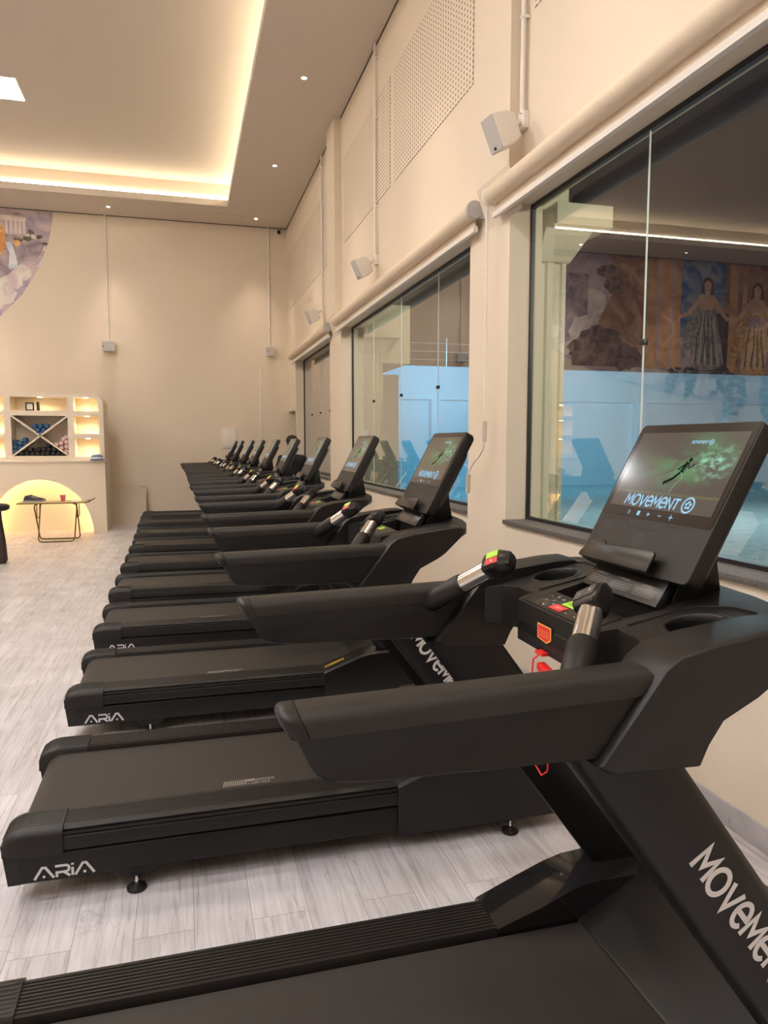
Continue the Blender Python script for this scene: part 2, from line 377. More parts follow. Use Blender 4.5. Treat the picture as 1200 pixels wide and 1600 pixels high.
# windows: frameless panes in a black channel, small black clips at the joints
JOINTS = [(1.15, 2.32, 3.50), (6.80, 8.04, 9.28), (12.2, 13.08, 13.97)]
for k, (a, b) in enumerate(WIN):
    wr = struct(empty('window_%d' % (k + 1), (GX, (a + b) / 2, ZS)))
    def W_(x, y, z): return (x - GX, y - (a + b) / 2, z - ZS)
    f = MB()
    for (y0, y1, z0, z1) in ((a, b, ZS, ZS + 0.022), (a, b, ZH - 0.03, ZH), (a, a + 0.02, ZS, ZH), (b - 0.02, b, ZS, ZH)):
        f.box(-0.012, 0.02, y0 - (a+b)/2, y1 - (a+b)/2, z0 - ZS, z1 - ZS)
    f.build('window_frame', frame_m, wr, smooth=0, merge=False)
    ys = [a + 0.02, *JOINTS[k], b - 0.02]
    for i in range(len(ys) - 1):
        q = MB(); y0, y1 = ys[i] + 0.004, ys[i+1] - 0.004
        q.add([W_(GX, y0, ZS + 0.02), W_(GX, y1, ZS + 0.02), W_(GX, y1, ZH - 0.03), W_(GX, y0, ZH - 0.03)], [(0, 1, 2, 3)])
        q.build('glass_pane', glass_m, wr, smooth=0, fix=False)
    for y in JOINTS[k]:
        q = MB(); q.box(-0.004, 0.004, y - 0.003 - (a+b)/2, y + 0.003 - (a+b)/2, 0.02, ZH - ZS - 0.03); q.build('pane_edge', edge_m, wr, smooth=0)
        q = MB(); q.box(-0.014, 0.012, y - 0.02 - (a+b)/2, y + 0.02 - (a+b)/2, 2.19 - ZS - 0.016, 2.19 - ZS + 0.016); q.build('glass_clip', frame_m, wr, bevel=0.003)

# ---- lamps of the room
cove_mat = emis('cove_led', COVE_C, COVE_E)
panel_mat = emis('panel_led', PANEL_C, PANEL_E); panelw_mat = emis('panel_led_warm', PANEL_WARM, PANEL_E * 1.5)
spotlens_mat = emis('downlight_lens', (1.0, 0.86, 0.66), 30.0)
ledge = 0.05
strips = [('along the far edge', (CX0 - 0.2, CX1 + 0.25, CY1 + 0.28, CY1 + 0.295)), ('along the near edge', (CX0 - 0.2, CX1 + 0.25, CY0 - 0.295, CY0 - 0.28)),
          ('along the window side', (CX1 + 0.28, CX1 + 0.295, CY0 - 0.25, CY1 + 0.25)), ('along the left side', (CX0 - 0.295, CX0 - 0.28, CY0 - 0.25, CY1 + 0.25))]
for nm, (x0, x1, y0, y1) in strips:
    o = MB().box(x0, x1, y0, y1, CZ + 0.195, CZ + 0.245).build('cove_light_strip', cove_mat, smooth=0)
    tag(o, 'warm white light strip in the ceiling cove %s' % nm, 'light strip', 'cove light strips')
pl = None
for (x, y, lab) in ((-2.43, 11.87, 'square white ceiling panel lamp at the left edge, the only one in view'), (-2.43, 6.6, None), (-2.43, 1.4, None), (-7.4, 11.5, None), (-6.6, 6.6, None), (-6.6, 1.4, None), (-2.43, -3.2, None), (-2.43, 3.9, None), (-2.43, -0.9, None), (-4.5, 3.9, None), (-4.5, 1.4, None), (-4.5, -0.9, None), (-9.3, 9.0, None)):  # several of the unseen panels are added to brighten near floor, walls and mural
    r = empty('panel_lamp', (x, y, CZ + 0.5))
    MB().box(-0.35, 0.35, -0.35, 0.35, -0.022, 0).build('lamp_frame', white_m, r, smooth=0)
    MB().box(-0.335, 0.335, -0.335, 0.335, -0.026, -0.021).build('diffuser', panel_mat if y < 5 or lab else panelw_mat, r, smooth=0)
    if lab: tag(r, lab, 'ceiling lamp')
    else: tag(r, 'square white ceiling panel lamp added unseen in the raised ceiling, outside the picture', 'ceiling lamp', 'panel lamps outside the picture')
def downlight(x, y, label, group=None, k=1.0):
    r = empty('downlight', (x, y, CZ))
    q = MB(); q.lathe([(0.030, -0.001), (0.048, -0.004), (0.050, 0.0)], n=20, caps=False); q.build('trim_ring', white_m, r)
    q = MB(); q.lathe([(0.001, -0.003), (0.031, -0.002)], n=16, caps=False); q.build('lens', spotlens_mat, r, fix=False)
    ld = bpy.data.lights.new('downlight_lamp', 'SPOT'); ld.energy = SPOT_W * k; ld.color = WARM; ld.spot_size = math.radians(56); ld.spot_blend = 1.0; ld.shadow_soft_size = 0.04
    lo = bpy.data.objects.new('downlight_lamp', ld); COL.objects.link(lo); lo.parent = r; lo.location = (0, 0, -0.02)
    tag(r, label, 'downlight', group)
downlight(1.57, 9.46, 'lit downlight in the ceiling border by the windows, nearest in view')
downlight(1.57, 12.45, 'lit downlight in the ceiling border by the windows, second in view')
downlight(1.55, 15.40, 'lit downlight in the far right corner of the ceiling')
downlight(-1.25, 15.38, 'lit downlight over the back wall beside the mural')
for x, y in ((1.57, 6.45), (1.57, 3.45), (1.57, 0.45), (1.57, -2.6), (-4.05, 15.38), (-6.85, 15.38), (-9.65, 15.38), (-11.0, 12.4), (-11.0, 6.4), (-11.0, 0.4), (-1.25, -5.8), (-6.0, -5.8)):
    downlight(x, y, 'lit downlight in the ceiling border, outside the picture', 'downlights outside the picture', 3.0 if x < -3 and y > 15 else 1.0)

# ---- outside: yard floor, lit yard wall, cream columns
struct(MB().box(2.49, 46, -20, 26.2, -0.15, -0.02).build('yard_floor', mat('yard_stone', (0.46, 0.52, 0.50), 0.4, noise=0.45, nscale=4, bump=1.0, bscale=7), smooth=0))
yw = MB(); yw.box(2.6, 46, 26.2, 26.4, -0.02, 4.5); yw.box(2.6, 46, 26.12, 26.2, 3.26, 3.36)
for x in (4.75, 9.1, 13.45, 17.8, 22.1, 26.5, 31): yw.box(x - 0.18, x + 0.18, 25.85, 26.2, -0.02, 3.26)
struct(yw.build('wall_yard', yard_m, smooth=0, merge=False, fix=False))
for (x, y, z, e, yc) in ((7.5, 21.5, 5.2, YARD_W * 1.4, (0.13, 0.60, 1.0)), (15.2, 20.5, 5.0, YARD_W * 0.45, (0.30, 0.68, 0.96)), (27, 20.5, 5.0, YARD_W * 0.3, (0.30, 0.68, 0.96))):
    ld = bpy.data.lights.new('yard_flood', 'AREA'); ld.energy = e; ld.color = yc; ld.size = 0.5
    lo = bpy.data.objects.new('yard_flood', ld); COL.objects.link(lo); lo.location = (x, y, z)
    lo.rotation_euler = (Vector((x, 26.2, 1.9)) - Vector((x, y, z))).to_track_quat('-Z', 'Y').to_euler()
ld = bpy.data.lights.new('added_column_fill', 'SPOT'); ld.energy = 700; ld.color = (1.0, 0.95, 0.78); ld.shadow_soft_size = 0.2; ld.spot_size = math.radians(42); ld.spot_blend = 0.6  # unseen spot added to brighten the nearest outside column
lo = bpy.data.objects.new('added_column_fill', ld); COL.objects.link(lo); lo.location = (4.2, -0.5, 3.6); lo.rotation_euler = (Vector((2.75, 5.0, 2.2)) - Vector((4.2, -0.5, 3.6))).to_track_quat('-Z', 'Y').to_euler()
for nm, loc, aim, e, cc in (('added_column_fill', (4.0, 6.5, 4.75), (2.8, 15.0, 2.0), 150, (1.0, 0.95, 0.78)), ('added_yard_fill', (11.0, 13.0, 5.6), (11.0, 14.0, 0), 520, (0.62, 0.86, 1.0))):  # unseen area lights added to brighten the farther columns and the yard floor
    ld = bpy.data.lights.new(nm, 'AREA'); ld.energy = e; ld.color = cc; ld.size = 0.5
    lo = bpy.data.objects.new(nm, ld); COL.objects.link(lo); lo.location = loc; lo.rotation_euler = (Vector(aim) - Vector(loc)).to_track_quat('-Z', 'Y').to_euler()
for k, y in enumerate((4.97, 10.62, 15.05)):
    col_ = empty('outside_column', (2.49, y, -0.02))
    X1 = (0.26, 0.40, 0.75)[k]
    pr = []
    xs = [0.0, 0.05, 0.06, 0.10, 0.11, X1 - 0.09, X1 - 0.08, X1 - 0.04, X1 - 0.03, X1]
    dz = [0, 0, 0.025, 0.025, 0, 0, 0.025, 0.025, 0, 0]
    prof = [(x, d) for x, d in zip(xs, dz)] + [(X1, 0.4), (0, 0.4)]
    MB().prism_xy(prof, 0, 3.22).build('shaft', cream_m, col_, smooth=0)
    cp = MB(); cp.box(0.06, X1 + 0.24, -0.22, 0.42, 3.19, 3.34); cp.loft([[(0.02, -0.02, 2.98), (X1 + 0.02, -0.02, 2.98), (X1 + 0.02, 0.42, 2.98), (0.02, 0.42, 2.98)], [(0.02, -0.14, 3.19), (X1 + 0.14, -0.14, 3.19), (X1 + 0.14, 0.42, 3.19), (0.02, 0.42, 3.19)]])
    cp.build('capital', cream_m, col_, bevel=0.006, merge=False)
    MB().box(0.0, X1, -0.02, 0.4, 3.34, 4.3).build('upper_block', cream_m, col_, bevel=0.006)
    if k == 1: MB().box(0.38, 0.86, 0.1, 3.6, 2.86, 3.72).build('beam', cream_m, col_, bevel=0.006)
    tag(col_, ('cream fluted column outside the nearest window, with a slab capital', 'cream column outside the middle window, carrying a boxy beam', 'cream column filling the view outside the farthest window')[k], 'column')
fe = empty('electric_fence', (12.0, 26.3, 4.502))
for z in (0.25, 0.55, 0.85): MB().tube([(-9.3, 0, z), (0.5, 0, z)], 0.012, 6).build('wire', steel_m, fe)
for x in (-7.0, -2.35): MB().tube([(x, 0, 0), (x, 0, 1.05)], 0.02, 8).build('fence_post', steel_m, fe)
tag(fe, 'thin wires on a post along the top of the yard wall', 'fence')
# ================================================================== TREADMILL
def ztop(x): return 1.25 + 0.20 * (x - 0.78)
def circ(cx, cy, r, n=28): return [(cx + r*math.cos(2*math.pi*k/n), cy + r*math.sin(2*math.pi*k/n)) for k in range(n)]
def rrect(w2, h2, r, n=5):
    out = []
    for cx, cy, a in ((w2-r, h2-r, 0), (-w2+r, h2-r, 90), (-w2+r, -h2+r, 180), (w2-r, -h2+r, 270)):
        out += [(cx + r*math.cos(math.radians(a + 90*i/n)), cy + r*math.sin(math.radians(a + 90*i/n))) for i in range(n+1)]
    return out

def picture_material():
    m = bpy.data.materials.new('screen_picture'); m.use_nodes = True; nt = m.node_tree; nt.nodes.clear(); N = nt.nodes.new; L = nt.links
    uv = N('ShaderNodeUVMap'); uv.uv_map = 'UVMap'
    sp = N('ShaderNodeSeparateXYZ'); L.new(uv.outputs[0], sp.inputs[0])
    def math_(op, a, b=None, clamp=False):
        n = N('ShaderNodeMath'); n.operation = op; n.use_clamp = clamp
        for i, v in enumerate((a, b)):
            if v is None: continue
            if isinstance(v, (int, float)): n.inputs[i].default_value = v
            else: L.new(v, n.inputs[i])
        return n.outputs[0]
    def blob(cx, cy, rx, ry):
        a = math_('DIVIDE', math_('SUBTRACT', sp.outputs['X'], cx), rx); b = math_('DIVIDE', math_('SUBTRACT', sp.outputs['Y'], cy), ry)
        d = math_('SQRT', math_('ADD', math_('MULTIPLY', a, a), math_('MULTIPLY', b, b)))
        return math_('SUBTRACT', 1.0, d, True)
    nz = N('ShaderNodeTexNoise'); nz.inputs['Scale'].default_value = 5.0; nz.inputs['Detail'].default_value = 8; nz.inputs['Distortion'].default_value = 1.0; L.new(uv.outputs[0], nz.inputs['Vector'])
    nf = math_('MULTIPLY', math_('SUBTRACT', nz.outputs['Fac'], 0.33, True), 3.6)
    cl = math_('ADD', math_('ADD', blob(0.72, 0.72, 0.36, 0.42), blob(0.50, 0.50, 0.34, 0.32)), math_('MULTIPLY', blob(0.12, 0.55, 0.2, 0.4), 0.35))
    gfac = math_('MULTIPLY', cl, nf)
    nz2 = N('ShaderNodeTexNoise'); nz2.inputs['Scale'].default_value = 16.0; nz2.inputs['Detail'].default_value = 6; L.new(uv.outputs[0], nz2.inputs['Vector'])
    wf = math_('MULTIPLY', math_('MULTIPLY', blob(0.82, 0.62, 0.22, 0.28), math_('SUBTRACT', nz2.outputs['Fac'], 0.45, True)), 9.0)
    def scaled(col, fac):
        v = N('ShaderNodeVectorMath'); v.operation = 'SCALE'; v.inputs[0].default_value = col; L.new(fac, v.inputs['Scale']); return v.outputs[0]
    def add(a, b):
        v = N('ShaderNodeVectorMath'); v.operation = 'ADD'; L.new(a, v.inputs[0]); L.new(b, v.inputs[1]); return v.outputs[0]
    base = N('ShaderNodeRGB'); base.outputs[0].default_value = (0.060, 0.054, 0.050, 1)
    line = math_('MULTIPLY', math_('LESS_THAN', math_('ABSOLUTE', math_('SUBTRACT', sp.outputs['Y'], 0.205)), 0.014), 1.0)
    tot = add(add(add(base.outputs[0], scaled((0.02, 0.22, 0.055), gfac)), scaled((0.18, 0.42, 0.34), wf)), scaled((0.05, 0.075, 0.01), line))
    e = N('ShaderNodeEmission'); L.new(tot, e.inputs[0]); e.inputs[1].default_value = 1.0
    gl = N('ShaderNodeBsdfGlossy'); gl.inputs['Roughness'].default_value = 0.10; gl.inputs[0].default_value = (1, 1, 1, 1)
    fr = N('ShaderNodeFresnel'); fr.inputs['IOR'].default_value = 2.5
    mx = N('ShaderNodeMixShader'); o = N('ShaderNodeOutputMaterial')
    L.new(fr.outputs[0], mx.inputs[0]); L.new(e.outputs[0], mx.inputs[1]); L.new(gl.outputs[0], mx.inputs[2]); L.new(mx.outputs[0], o.inputs[0])
    return m
pic_m = picture_material()
lit_m = emis('lit_lettering', (0.42, 0.72, 0.95), 0.9)
runner_m = emis('runner_print', (0.012, 0.018, 0.012), 1.0)
runner2_m = emis('runner_light', (0.40, 0.50, 0.36), 0.7)

def make_treadmill():
    T = empty('treadmill', (0, 0, 0))
    for s in (-1, 1):
        Y = lambda v: s * v
        # --- deck
        b = MB(); b.prism_yz([(Y(0.30), 0.085), (Y(0.435), 0.079), (Y(0.440), 0.087), (Y(0.440), 0.178), (Y(0.425), 0.188), (Y(0.425), 0.20), (Y(0.30), 0.20)], -0.635, 1.46)
        beam = b.build('side_beam', paint_m, T, bevel=0.002)
        t = MB(); fn = lambda u, v: ((-0.555 + u) if s < 0 else (-0.335 - u), s * 0.4407, 0.092 + v)
        letters(t, 'ARIA', 0.046, 0.20, fn, gap=0.10, xs=1.13); t.build('beam_lettering', silver_m, beam, smooth=0, fix=False, merge=False)
        # ridged foot rail
        prof = [(Y(0.445), 0.192), (Y(0.447), 0.235)]
        prof += [(Y(0.445), 0.240), (Y(0.439), 0.244), (Y(0.444), 0.249), (Y(0.441), 0.258), (Y(0.434), 0.258), (Y(0.436), 0.266), (Y(0.426), 0.273)]
        y = 0.418
        while y > 0.305:
            prof += [(Y(y), 0.276), (Y(y - 0.007), 0.2765), (Y(y - 0.0085), 0.2728), (Y(y - 0.0115), 0.2728)]; y -= 0.013
        prof += [(Y(0.292), 0.275), (Y(0.288), 0.262), (Y(0.288), 0.192)]
        MBr = MB(); MBr.prism_yz(prof, -0.55, 0.815); rail = MBr.build('foot_rail', plas_m, T, smooth=25)
        # rear end cap, rounded down at the back
        sec = []
        for k in range(9):
            a = math.radians(90 * k / 8); x = -0.575 - 0.085 * math.sin(a); zt = 0.281 - 0.05 * (1 - math.cos(a)); ins = 0.016 * (1 - math.cos(a))
            sec.append([(x, Y(0.450 - ins), 0.186), (x, Y(0.452 - ins), zt - 0.034), (x, Y(0.444 - ins), zt - 0.012), (x, Y(0.425 - ins), zt), (x, Y(0.296), zt), (x, Y(0.286), zt - 0.012), (x, Y(0.284), 0.186)])
        first = [(-0.455, p[1], p[2]) for p in sec[0]]
        e = MB(); e.loft([first] + sec)
        e.prism_xz([(-0.655, 0.19), (-0.46, 0.19), (-0.46, 0.178), (-0.635, 0.178)], Y(0.29), Y(0.446))
        e.prism_xz([(-0.661, 0.232), (-0.642, 0.082), (-0.60, 0.082), (-0.60, 0.232)], Y(0.288), Y(0.441))
        cap = e.build('end_cap', plas_m, rail, smooth=50, merge=False)
        rg = MB()
        for i in range(7):
            yy = 0.41 - i * 0.0165
            pth = [(-0.46, Y(yy), 0.2805)] + [(-0.575 - 0.085 * math.sin(math.radians(a)) * 1.0, Y(yy), 0.2808 - 0.05 * (1 - math.cos(math.radians(a)))) for a in (0, 20, 40, 60, 75)]
            rg.tube(pth, 0.0026, 5)
        rg.build('cap_ridges', plas_m, rail, merge=False)
        # --- fairing at the front of the rail, with its sticker
        fo = [(0.80, 0.19), (0.80, 0.275), (0.93, 0.325), (1.02, 0.357), (1.08, 0.372), (1.15, 0.377), (1.46, 0.377), (1.52, 0.30), (1.52, 0.075), (0.80, 0.075)]
        fi = [(0.80, 0.19), (0.80, 0.278), (0.94, 0.320), (1.02, 0.350), (1.07, 0.366), (1.12, 0.370), (1.46, 0.370), (1.52, 0.30), (1.52, 0.075), (0.80, 0.075)]
        q = MB(); q.loft([[(x, Y(0.452), z - 0.012) for x, z in fo], [(x, Y(0.440), z) for x, z in fo], [(x, Y(0.335), z + 0.004) for x, z in fo], [(x, Y(0.286), z - 0.004) for x, z in fi]])
        fair = q.build('side_fairing', plas2_m if s < 0 else gloss_m, T, smooth=30)
        if s < 0:
            st = MB(); dx, dz = 0.13, 0.05; ln = math.hypot(dx, dz)
            fn = lambda u, v: (0.815 + u * dx / ln - v * 0.0, s * (0.425 - v), 0.2895 + u * dz / ln + 0.0016 + 0.00)
            for u0, u1, v0, v1 in ((0.0, 0.12, 0.012, 0.016), (0.0, 0.12, 0.040, 0.044), (0.0, 0.004, 0.012, 0.044), (0.116, 0.12, 0.012, 0.044)):
                st.add([fn(u0, v0), fn(u1, v0), fn(u1, v1), fn(u0, v1)], [(0, 1, 2, 3)])
            smalltext(st, 'ATENÇÃO', 0.014, lambda u, v: fn(0.012 + u * 1.0, 0.036 - v) if s < 0 else fn(0.108 - u, 0.020 + v))
            st.build('caution_sticker', yellow_m, fair, smooth=0, fix=False, merge=False)
        # --- feet
        for x in (-0.21, 1.30):
            f = MB(); f.prism_xz([(x - 0.09, 0.082), (x + 0.09, 0.082), (x + 0.05, 0.050), (x - 0.05, 0.050)], Y(0.35), Y(0.436)); f.box(x-0.012, x+0.012, Y(0.425)-0.011, Y(0.425)+0.011, 0.040, 0.052)
            ft = f.build('leveling_foot', paint_m, T, bevel=0.003, merge=False)
            f = MB(); f.lathe([(0.030, 0.0), (0.036, 0.003), (0.036, 0.010), (0.022, 0.018), (0.010, 0.021)], (x, Y(0.435), 0), 18); f.build('foot_pad', plas_m, ft)
            f = MB(); f.lathe([(0.006, 0.019), (0.006, 0.052)], (x, Y(0.435), 0), 10); f.build('threaded_rod', chrome_m, ft)
        # --- upright
        def XL_(z): return 1.062 + 0.742 * (0.489 - z)
        def XR_(z): return 1.275 + 0.742 * (0.489 - z)
        zs_ = (0.07, 0.30, 0.7, 1.10); loops = []
        for z in zs_:
            a, c2 = XL_(z), XR_(z)
            loops.append([(a, Y(0.365), z), (a + 0.004, Y(0.415), z), (a + 0.018, Y(0.427), z), (c2 - 0.03, Y(0.427), z), (c2 - 0.010, Y(0.418), z), (c2, Y(0.395), z), (c2, Y(0.365), z), (c2 - 0.02, Y(0.352), z), (a + 0.02, Y(0.352), z)])
        q = MB(); q.loft(loops); up = q.build('upright', paint_m, T, smooth=50)
        t = MB(); d = Vector((0.595, -0.803)); n_ = Vector((0.803, 0.595))
        if s < 0: fn = lambda u, v: (0.857 + d.x*u + n_.x*v, -0.4278, 0.872 + d.y*u + n_.y*v)
        else: fn = lambda u, v: (0.857 + d.x*(0.44-u) + n_.x*(0.054-v), 0.4278, 0.872 + d.y*(0.44-u) + n_.y*(0.054-v))
        letters(t, 'MOVEMENT', 0.053, 0.205, fn, gap=0.17, xs=0.88); t.build('upright_lettering', silver_m, up, smooth=0, fix=False, merge=False)
        # --- console side panel
        q = MB()
        pp = [(0.636, 1.100), (0.760, 1.262), (0.790, 1.282), (0.86, 1.298), (1.00, 1.316), (1.055, 1.318), (1.075, 1.310), (1.070, 1.290), (0.99, 1.215), (0.96, 1.195), (0.885, 1.158), (0.855, 1.115), (0.838, 1.078), (0.66, 1.085)]
        cx_, cz_ = 0.85, 1.2
        def sh(k, d=0): return [((x - cx_) * k + cx_, (z - cz_) * k + cz_) for x, z in pp]
        q.loft([[(x, Y(0.350), z) for x, z in sh(0.97)], [(x, Y(0.360), z) for x, z in pp], [(x, Y(0.452), z) for x, z in pp], [(x, Y(0.462), z) for x, z in sh(0.985)], [(x, Y(0.466), z) for x, z in sh(0.955)]])
        q.build('console_side', plas_m, T, smooth=40)
        # --- handrail with padded top
        q = MB(); pr_ = [(0.121, 1.212), (0.147, 1.156), (0.158, 1.139), (0.182, 1.125), (0.240, 1.118), (0.66, 1.108), (0.74, 1.210), (0.74, 1.222)]
        q.loft([[(x + 0.01, Y(0.374), z + 0.004) for x, z in pr_], [(x, Y(0.382), z) for x, z in pr_], [(x, Y(0.443), z) for x, z in pr_], [(x + 0.006, Y(0.450), z + 0.004) for x, z in pr_]])
        hr = q.build('handrail', paint_m, T, smooth=45)
        q = MB(); sec = []
        cr = [(-0.041, -0.016), (-0.042, 0.006), (-0.036, 0.019), (-0.022, 0.026), (0.022, 0.026), (0.036, 0.019), (0.042, 0.006), (0.041, -0.016), (0.03, -0.020), (-0.03, -0.020)]
        for x, z, k in ((0.130, 1.2175, 1.0), (0.40, 1.2235, 1.0), (0.745, 1.232, 1.0)):
            sec.append([(x + (0.026 - dz) * 0.42, Y(0.413) + dy * k, z + dz * k) for dy, dz in cr])
        q.loft(sec); q.build('padding', pad_m, hr, smooth=60)
        q = MB(); sec = []
        for x, z, k in ((0.099, 1.2140, 0.70), (0.101, 1.2155, 0.88), (0.106, 1.217, 0.97), (0.114, 1.2173, 1.0), (0.1285, 1.2175, 1.0)):
            sec.append([(x + (0.026 - dz) * 0.42, Y(0.413) + dy * k, z + dz * k) for dy, dz in cr])
        q.loft(sec); q.build('rail_end_cap', plas_m, hr, smooth=60)
        # --- hand grip with pulse sensor
        A = Vector((0.622, Y(0.392), 1.205)); B = Vector((0.776, Y(0.214), 1.347)); D = (B - A).normalized()
        P = lambda t: A.lerp(B, t)
        q = MB(); q.tube([P(0.0), P(0.05), P(0.44), P(0.46)], [0.024, 0.029, 0.030, 0.027], 18); grip = q.build('handgrip', plas_m, T, smooth=50)
        q = MB(); q.tube([P(0.44), P(0.80)], 0.0255, 20); q.build('metal_sensor', chrome_m, grip, smooth=50)
        q = MB(); q.tube([P(0.41), P(0.465)], 0.0282, 18); q.build('grip_collar', plas2_m, grip, smooth=50)
        U_ = Vector((-0.75, 0, 0.66)); side = D.cross(U_).normalized(); U2 = side.cross(D).normalized()
        secs = []
        for tt, w_, h0, h1 in ((0.775, 0.026, -0.024, 0.026), (0.82, 0.030, -0.027, 0.031), (0.97, 0.032, -0.028, 0.024), (1.05, 0.026, -0.024, 0.004)):
            c0 = P(tt); secs.append([c0 + side*(a*w_) + U2*h for a, h in ((-1, h0*0.6), (-0.7, h0), (0.7, h0), (1, h0*0.6), (1, h1*0.7), (0.8, h1), (-0.8, h1), (-1, h1*0.7))])
        q = MB(); q.loft(secs); q.build('grip_head', plas2_m, grip, bevel=0.0015, smooth=30)
        e0, e1 = P(0.84) + U2*0.0312, P(0.962) + U2*0.0253
        for k in (0, 1):
            sgn = -1 if k == 0 else 1
            a0, a1 = (0.04*sgn, 0.85*sgn)
            q = MB(); q.add([e0 + side*0.030*a0, e0 + side*0.030*a1, e1 + side*0.030*a1, e1 + side*0.030*a0], [(0, 1, 2, 3)])
            mk = (green_m if k == 0 else red_m) if s > 0 else faint_m
            q.build('grip_button', mk, grip, smooth=0, fix=False)
            q = MB(); cc = (e0 + e1)/2 + side*0.0134*sgn + U2*0.0006; dv = (e1 - e0).normalized()
            fn = lambda u, v: cc + side*u + dv*v
            stroke(q, [(-0.004, 0), (0.004, 0)], 0.0016, fn)
            if k == 1: stroke(q, [(0, -0.004), (0, 0.004)], 0.0016, fn)
            q.build('button_mark', whiteprint_m, grip, smooth=0, fix=False)
    # --- belt and deck
    q = MB(); top = [(1.10, 0.256)] + [(-0.555 - 0.075*math.sin(math.radians(a)), 0.181 + 0.075*math.cos(math.radians(a))) for a in range(0, 181, 15)] + [(1.10, 0.106)]
    q.prism_xz(top, -0.278, 0.278); belt = q.build('running_belt', belt_m, T, smooth=40)
    q = MB(); zb = 0.2568
    for i in range(11):
        x = 0.118 + i*0.009; q.add([(x, -0.238, zb), (x + 0.005, -0.238, zb), (x + 0.013, -0.192, zb), (x + 0.008, -0.192, zb)], [(0, 1, 2, 3)])
    for i in range(9):
        x = 0.255 + i*0.0085; q.add([(x, -0.212, zb), (x + 0.0045, -0.212, zb), (x + 0.009, -0.192, zb), (x + 0.0045, -0.192, zb)], [(0, 1, 2, 3)])
    q.add([(0.212, -0.211, zb), (0.252, -0.211, zb), (0.252, -0.192, zb), (0.212, -0.192, zb)], [(0, 1, 2, 3)])
    fn = lambda u, v: (0.222 + u + v*0.25, -0.238 + v*1.4, zb + 0.0002)
    x = 0
    for ch in ('L', 'U', 'B', 'F', 'R', 'e2', 'e2'):
        for p in GL[ch][1]: stroke(q, [((x + a)*0.012, b_*0.012) for a, b_ in p], 0.003, fn)
        x += GL[ch][0] + 0.42
    q.build('belt_marking', dimprint_m, belt, smooth=0, fix=False, merge=False)
    MB().box(-0.50, 1.40, -0.288, 0.288, 0.085, 0.20).build('deck_board', dark_m, T, smooth=0)
    # --- hood over the motor
    q = MB(); hp = [(1.052, 0.20), (1.056, 0.262), (1.075, 0.268), (1.30, 0.392), (1.36, 0.415), (1.52, 0.415), (1.585, 0.36), (1.60, 0.10), (1.10, 0.075), (1.10, 0.20)]
    q.prism_xz(hp, -0.352, 0.352); q.build('motor_cover', plas_m, T, bevel=0.006, smooth=40)
    # --- console
    half = [(0.790, 0.0), (0.790, 0.170), (0.800, 0.182), (0.842, 0.196), (0.838, 0.27), (0.815, 0.325), (0.772, 0.352), (0.772, 0.40), (0.90, 0.455), (1.00, 0.460), (1.06, 0.455), (1.095, 0.415), (1.125, 0.34), (1.145, 0.24), (1.155, 0.12), (1.158, 0.0)]
    outl = [(x, -y) for x, y in half[::-1]][:-1] + half[:-1] if False else [(x, y) for x, y in half] + [(x, -y) for x, y in half[-2:0:-1]]
    tray = [(0.885, -0.150), (0.985, -0.165), (0.985, 0.165), (0.885, 0.150)]
    q = MB(); q.holed([outl, circ(0.960, 0.290, 0.058), circ(0.960, -0.290, 0.058), tray], ztop, lambda x: min(ztop(x) - 0.028, 1.150 + 0.75 * max(0, x - 0.86)))
    con = q.build('console', plas_m, T, bevel=0.007, seg=3, smooth=40)
    q = MB(); q.prism_xz([(0.792, ztop(0.792) - 0.035), (0.786, ztop(0.79) - 0.05), (0.792, 1.165), (0.80, 1.150), (0.86, 1.150), (0.86, 1.22)], -0.165, 0.165); q.build('console_apron', paint_m, T, bevel=0.004)
    # raised cup lips
    for s in (-1, 1):
        q = MB(); prof = [(0.0565, -0.012), (0.0570, -0.004), (0.059, 0.001), (0.063, 0.0028), (0.071, 0.0008), (0.076, -0.003)]
        loops = []
        for r, h in prof: loops.append([(0.960 + r*math.cos(2*math.pi*k/32), s*0.290 + r*math.sin(2*math.pi*k/32), ztop(0.960 + r*math.cos(2*math.pi*k/32)) + h) for k in range(32)])
        q.loft(loops, caps=False); ch_ = q.build('cup_holder', plas_m, T, smooth=50)
        q = MB(); q.loft([[(p[0], p[1], p[2] - 0.10) for p in loops[0]], [(p[0], p[1], p[2] + 0.001) for p in loops[0]]], caps=False); q.add([(p[0], p[1], p[2] - 0.099) for p in loops[0]], [tuple(range(32))]); q.build('cup_well', dark_m, ch_, smooth=40, fix=False)  # darker black than the lip: the well's shade is partly in its colour
        # moulded raised line around the cup well
        pth = [(0.865, s*0.197), (0.99, s*0.197), (1.035, s*0.215), (1.070, s*0.265), (1.075, s*0.325), (1.045, s*0.385), (0.96, s*0.40)]
        q = MB(); q.tube([(x, y, ztop(x) + 0.0005) for x, y in pth], 0.0035, 6); q.build('moulded_line', plas_m, T, smooth=60)
    q = MB(); q.box(0.876, 0.992, -0.168, 0.168, 1.19, 1.232); q.box(0.9855, 1.0, -0.168, 0.168, 1.19, 1.268); q.box(0.88, 1.0, -0.172, -0.1655, 1.18, 1.255); q.box(0.88, 1.0, 0.1655, 0.172, 1.18, 1.255); q.build('tray', plas2_m, T)
    # keypad
    q = MB(); kp = [(0.797, -0.160), (0.880, -0.152), (0.880, 0.152), (0.797, 0.160)]
    q.loft([[(x, y, ztop(x) + 0.0002) for x, y in kp], [(x, y, ztop(x) + 0.0022) for x, y in kp]]); kpad = q.build('keypad', plas2_m, T, bevel=0.0015)
    def K(u, v, h=0.0028): return (0.797 + v, -u, ztop(0.797 + v) + h)      # u to the user's right, v away from the user
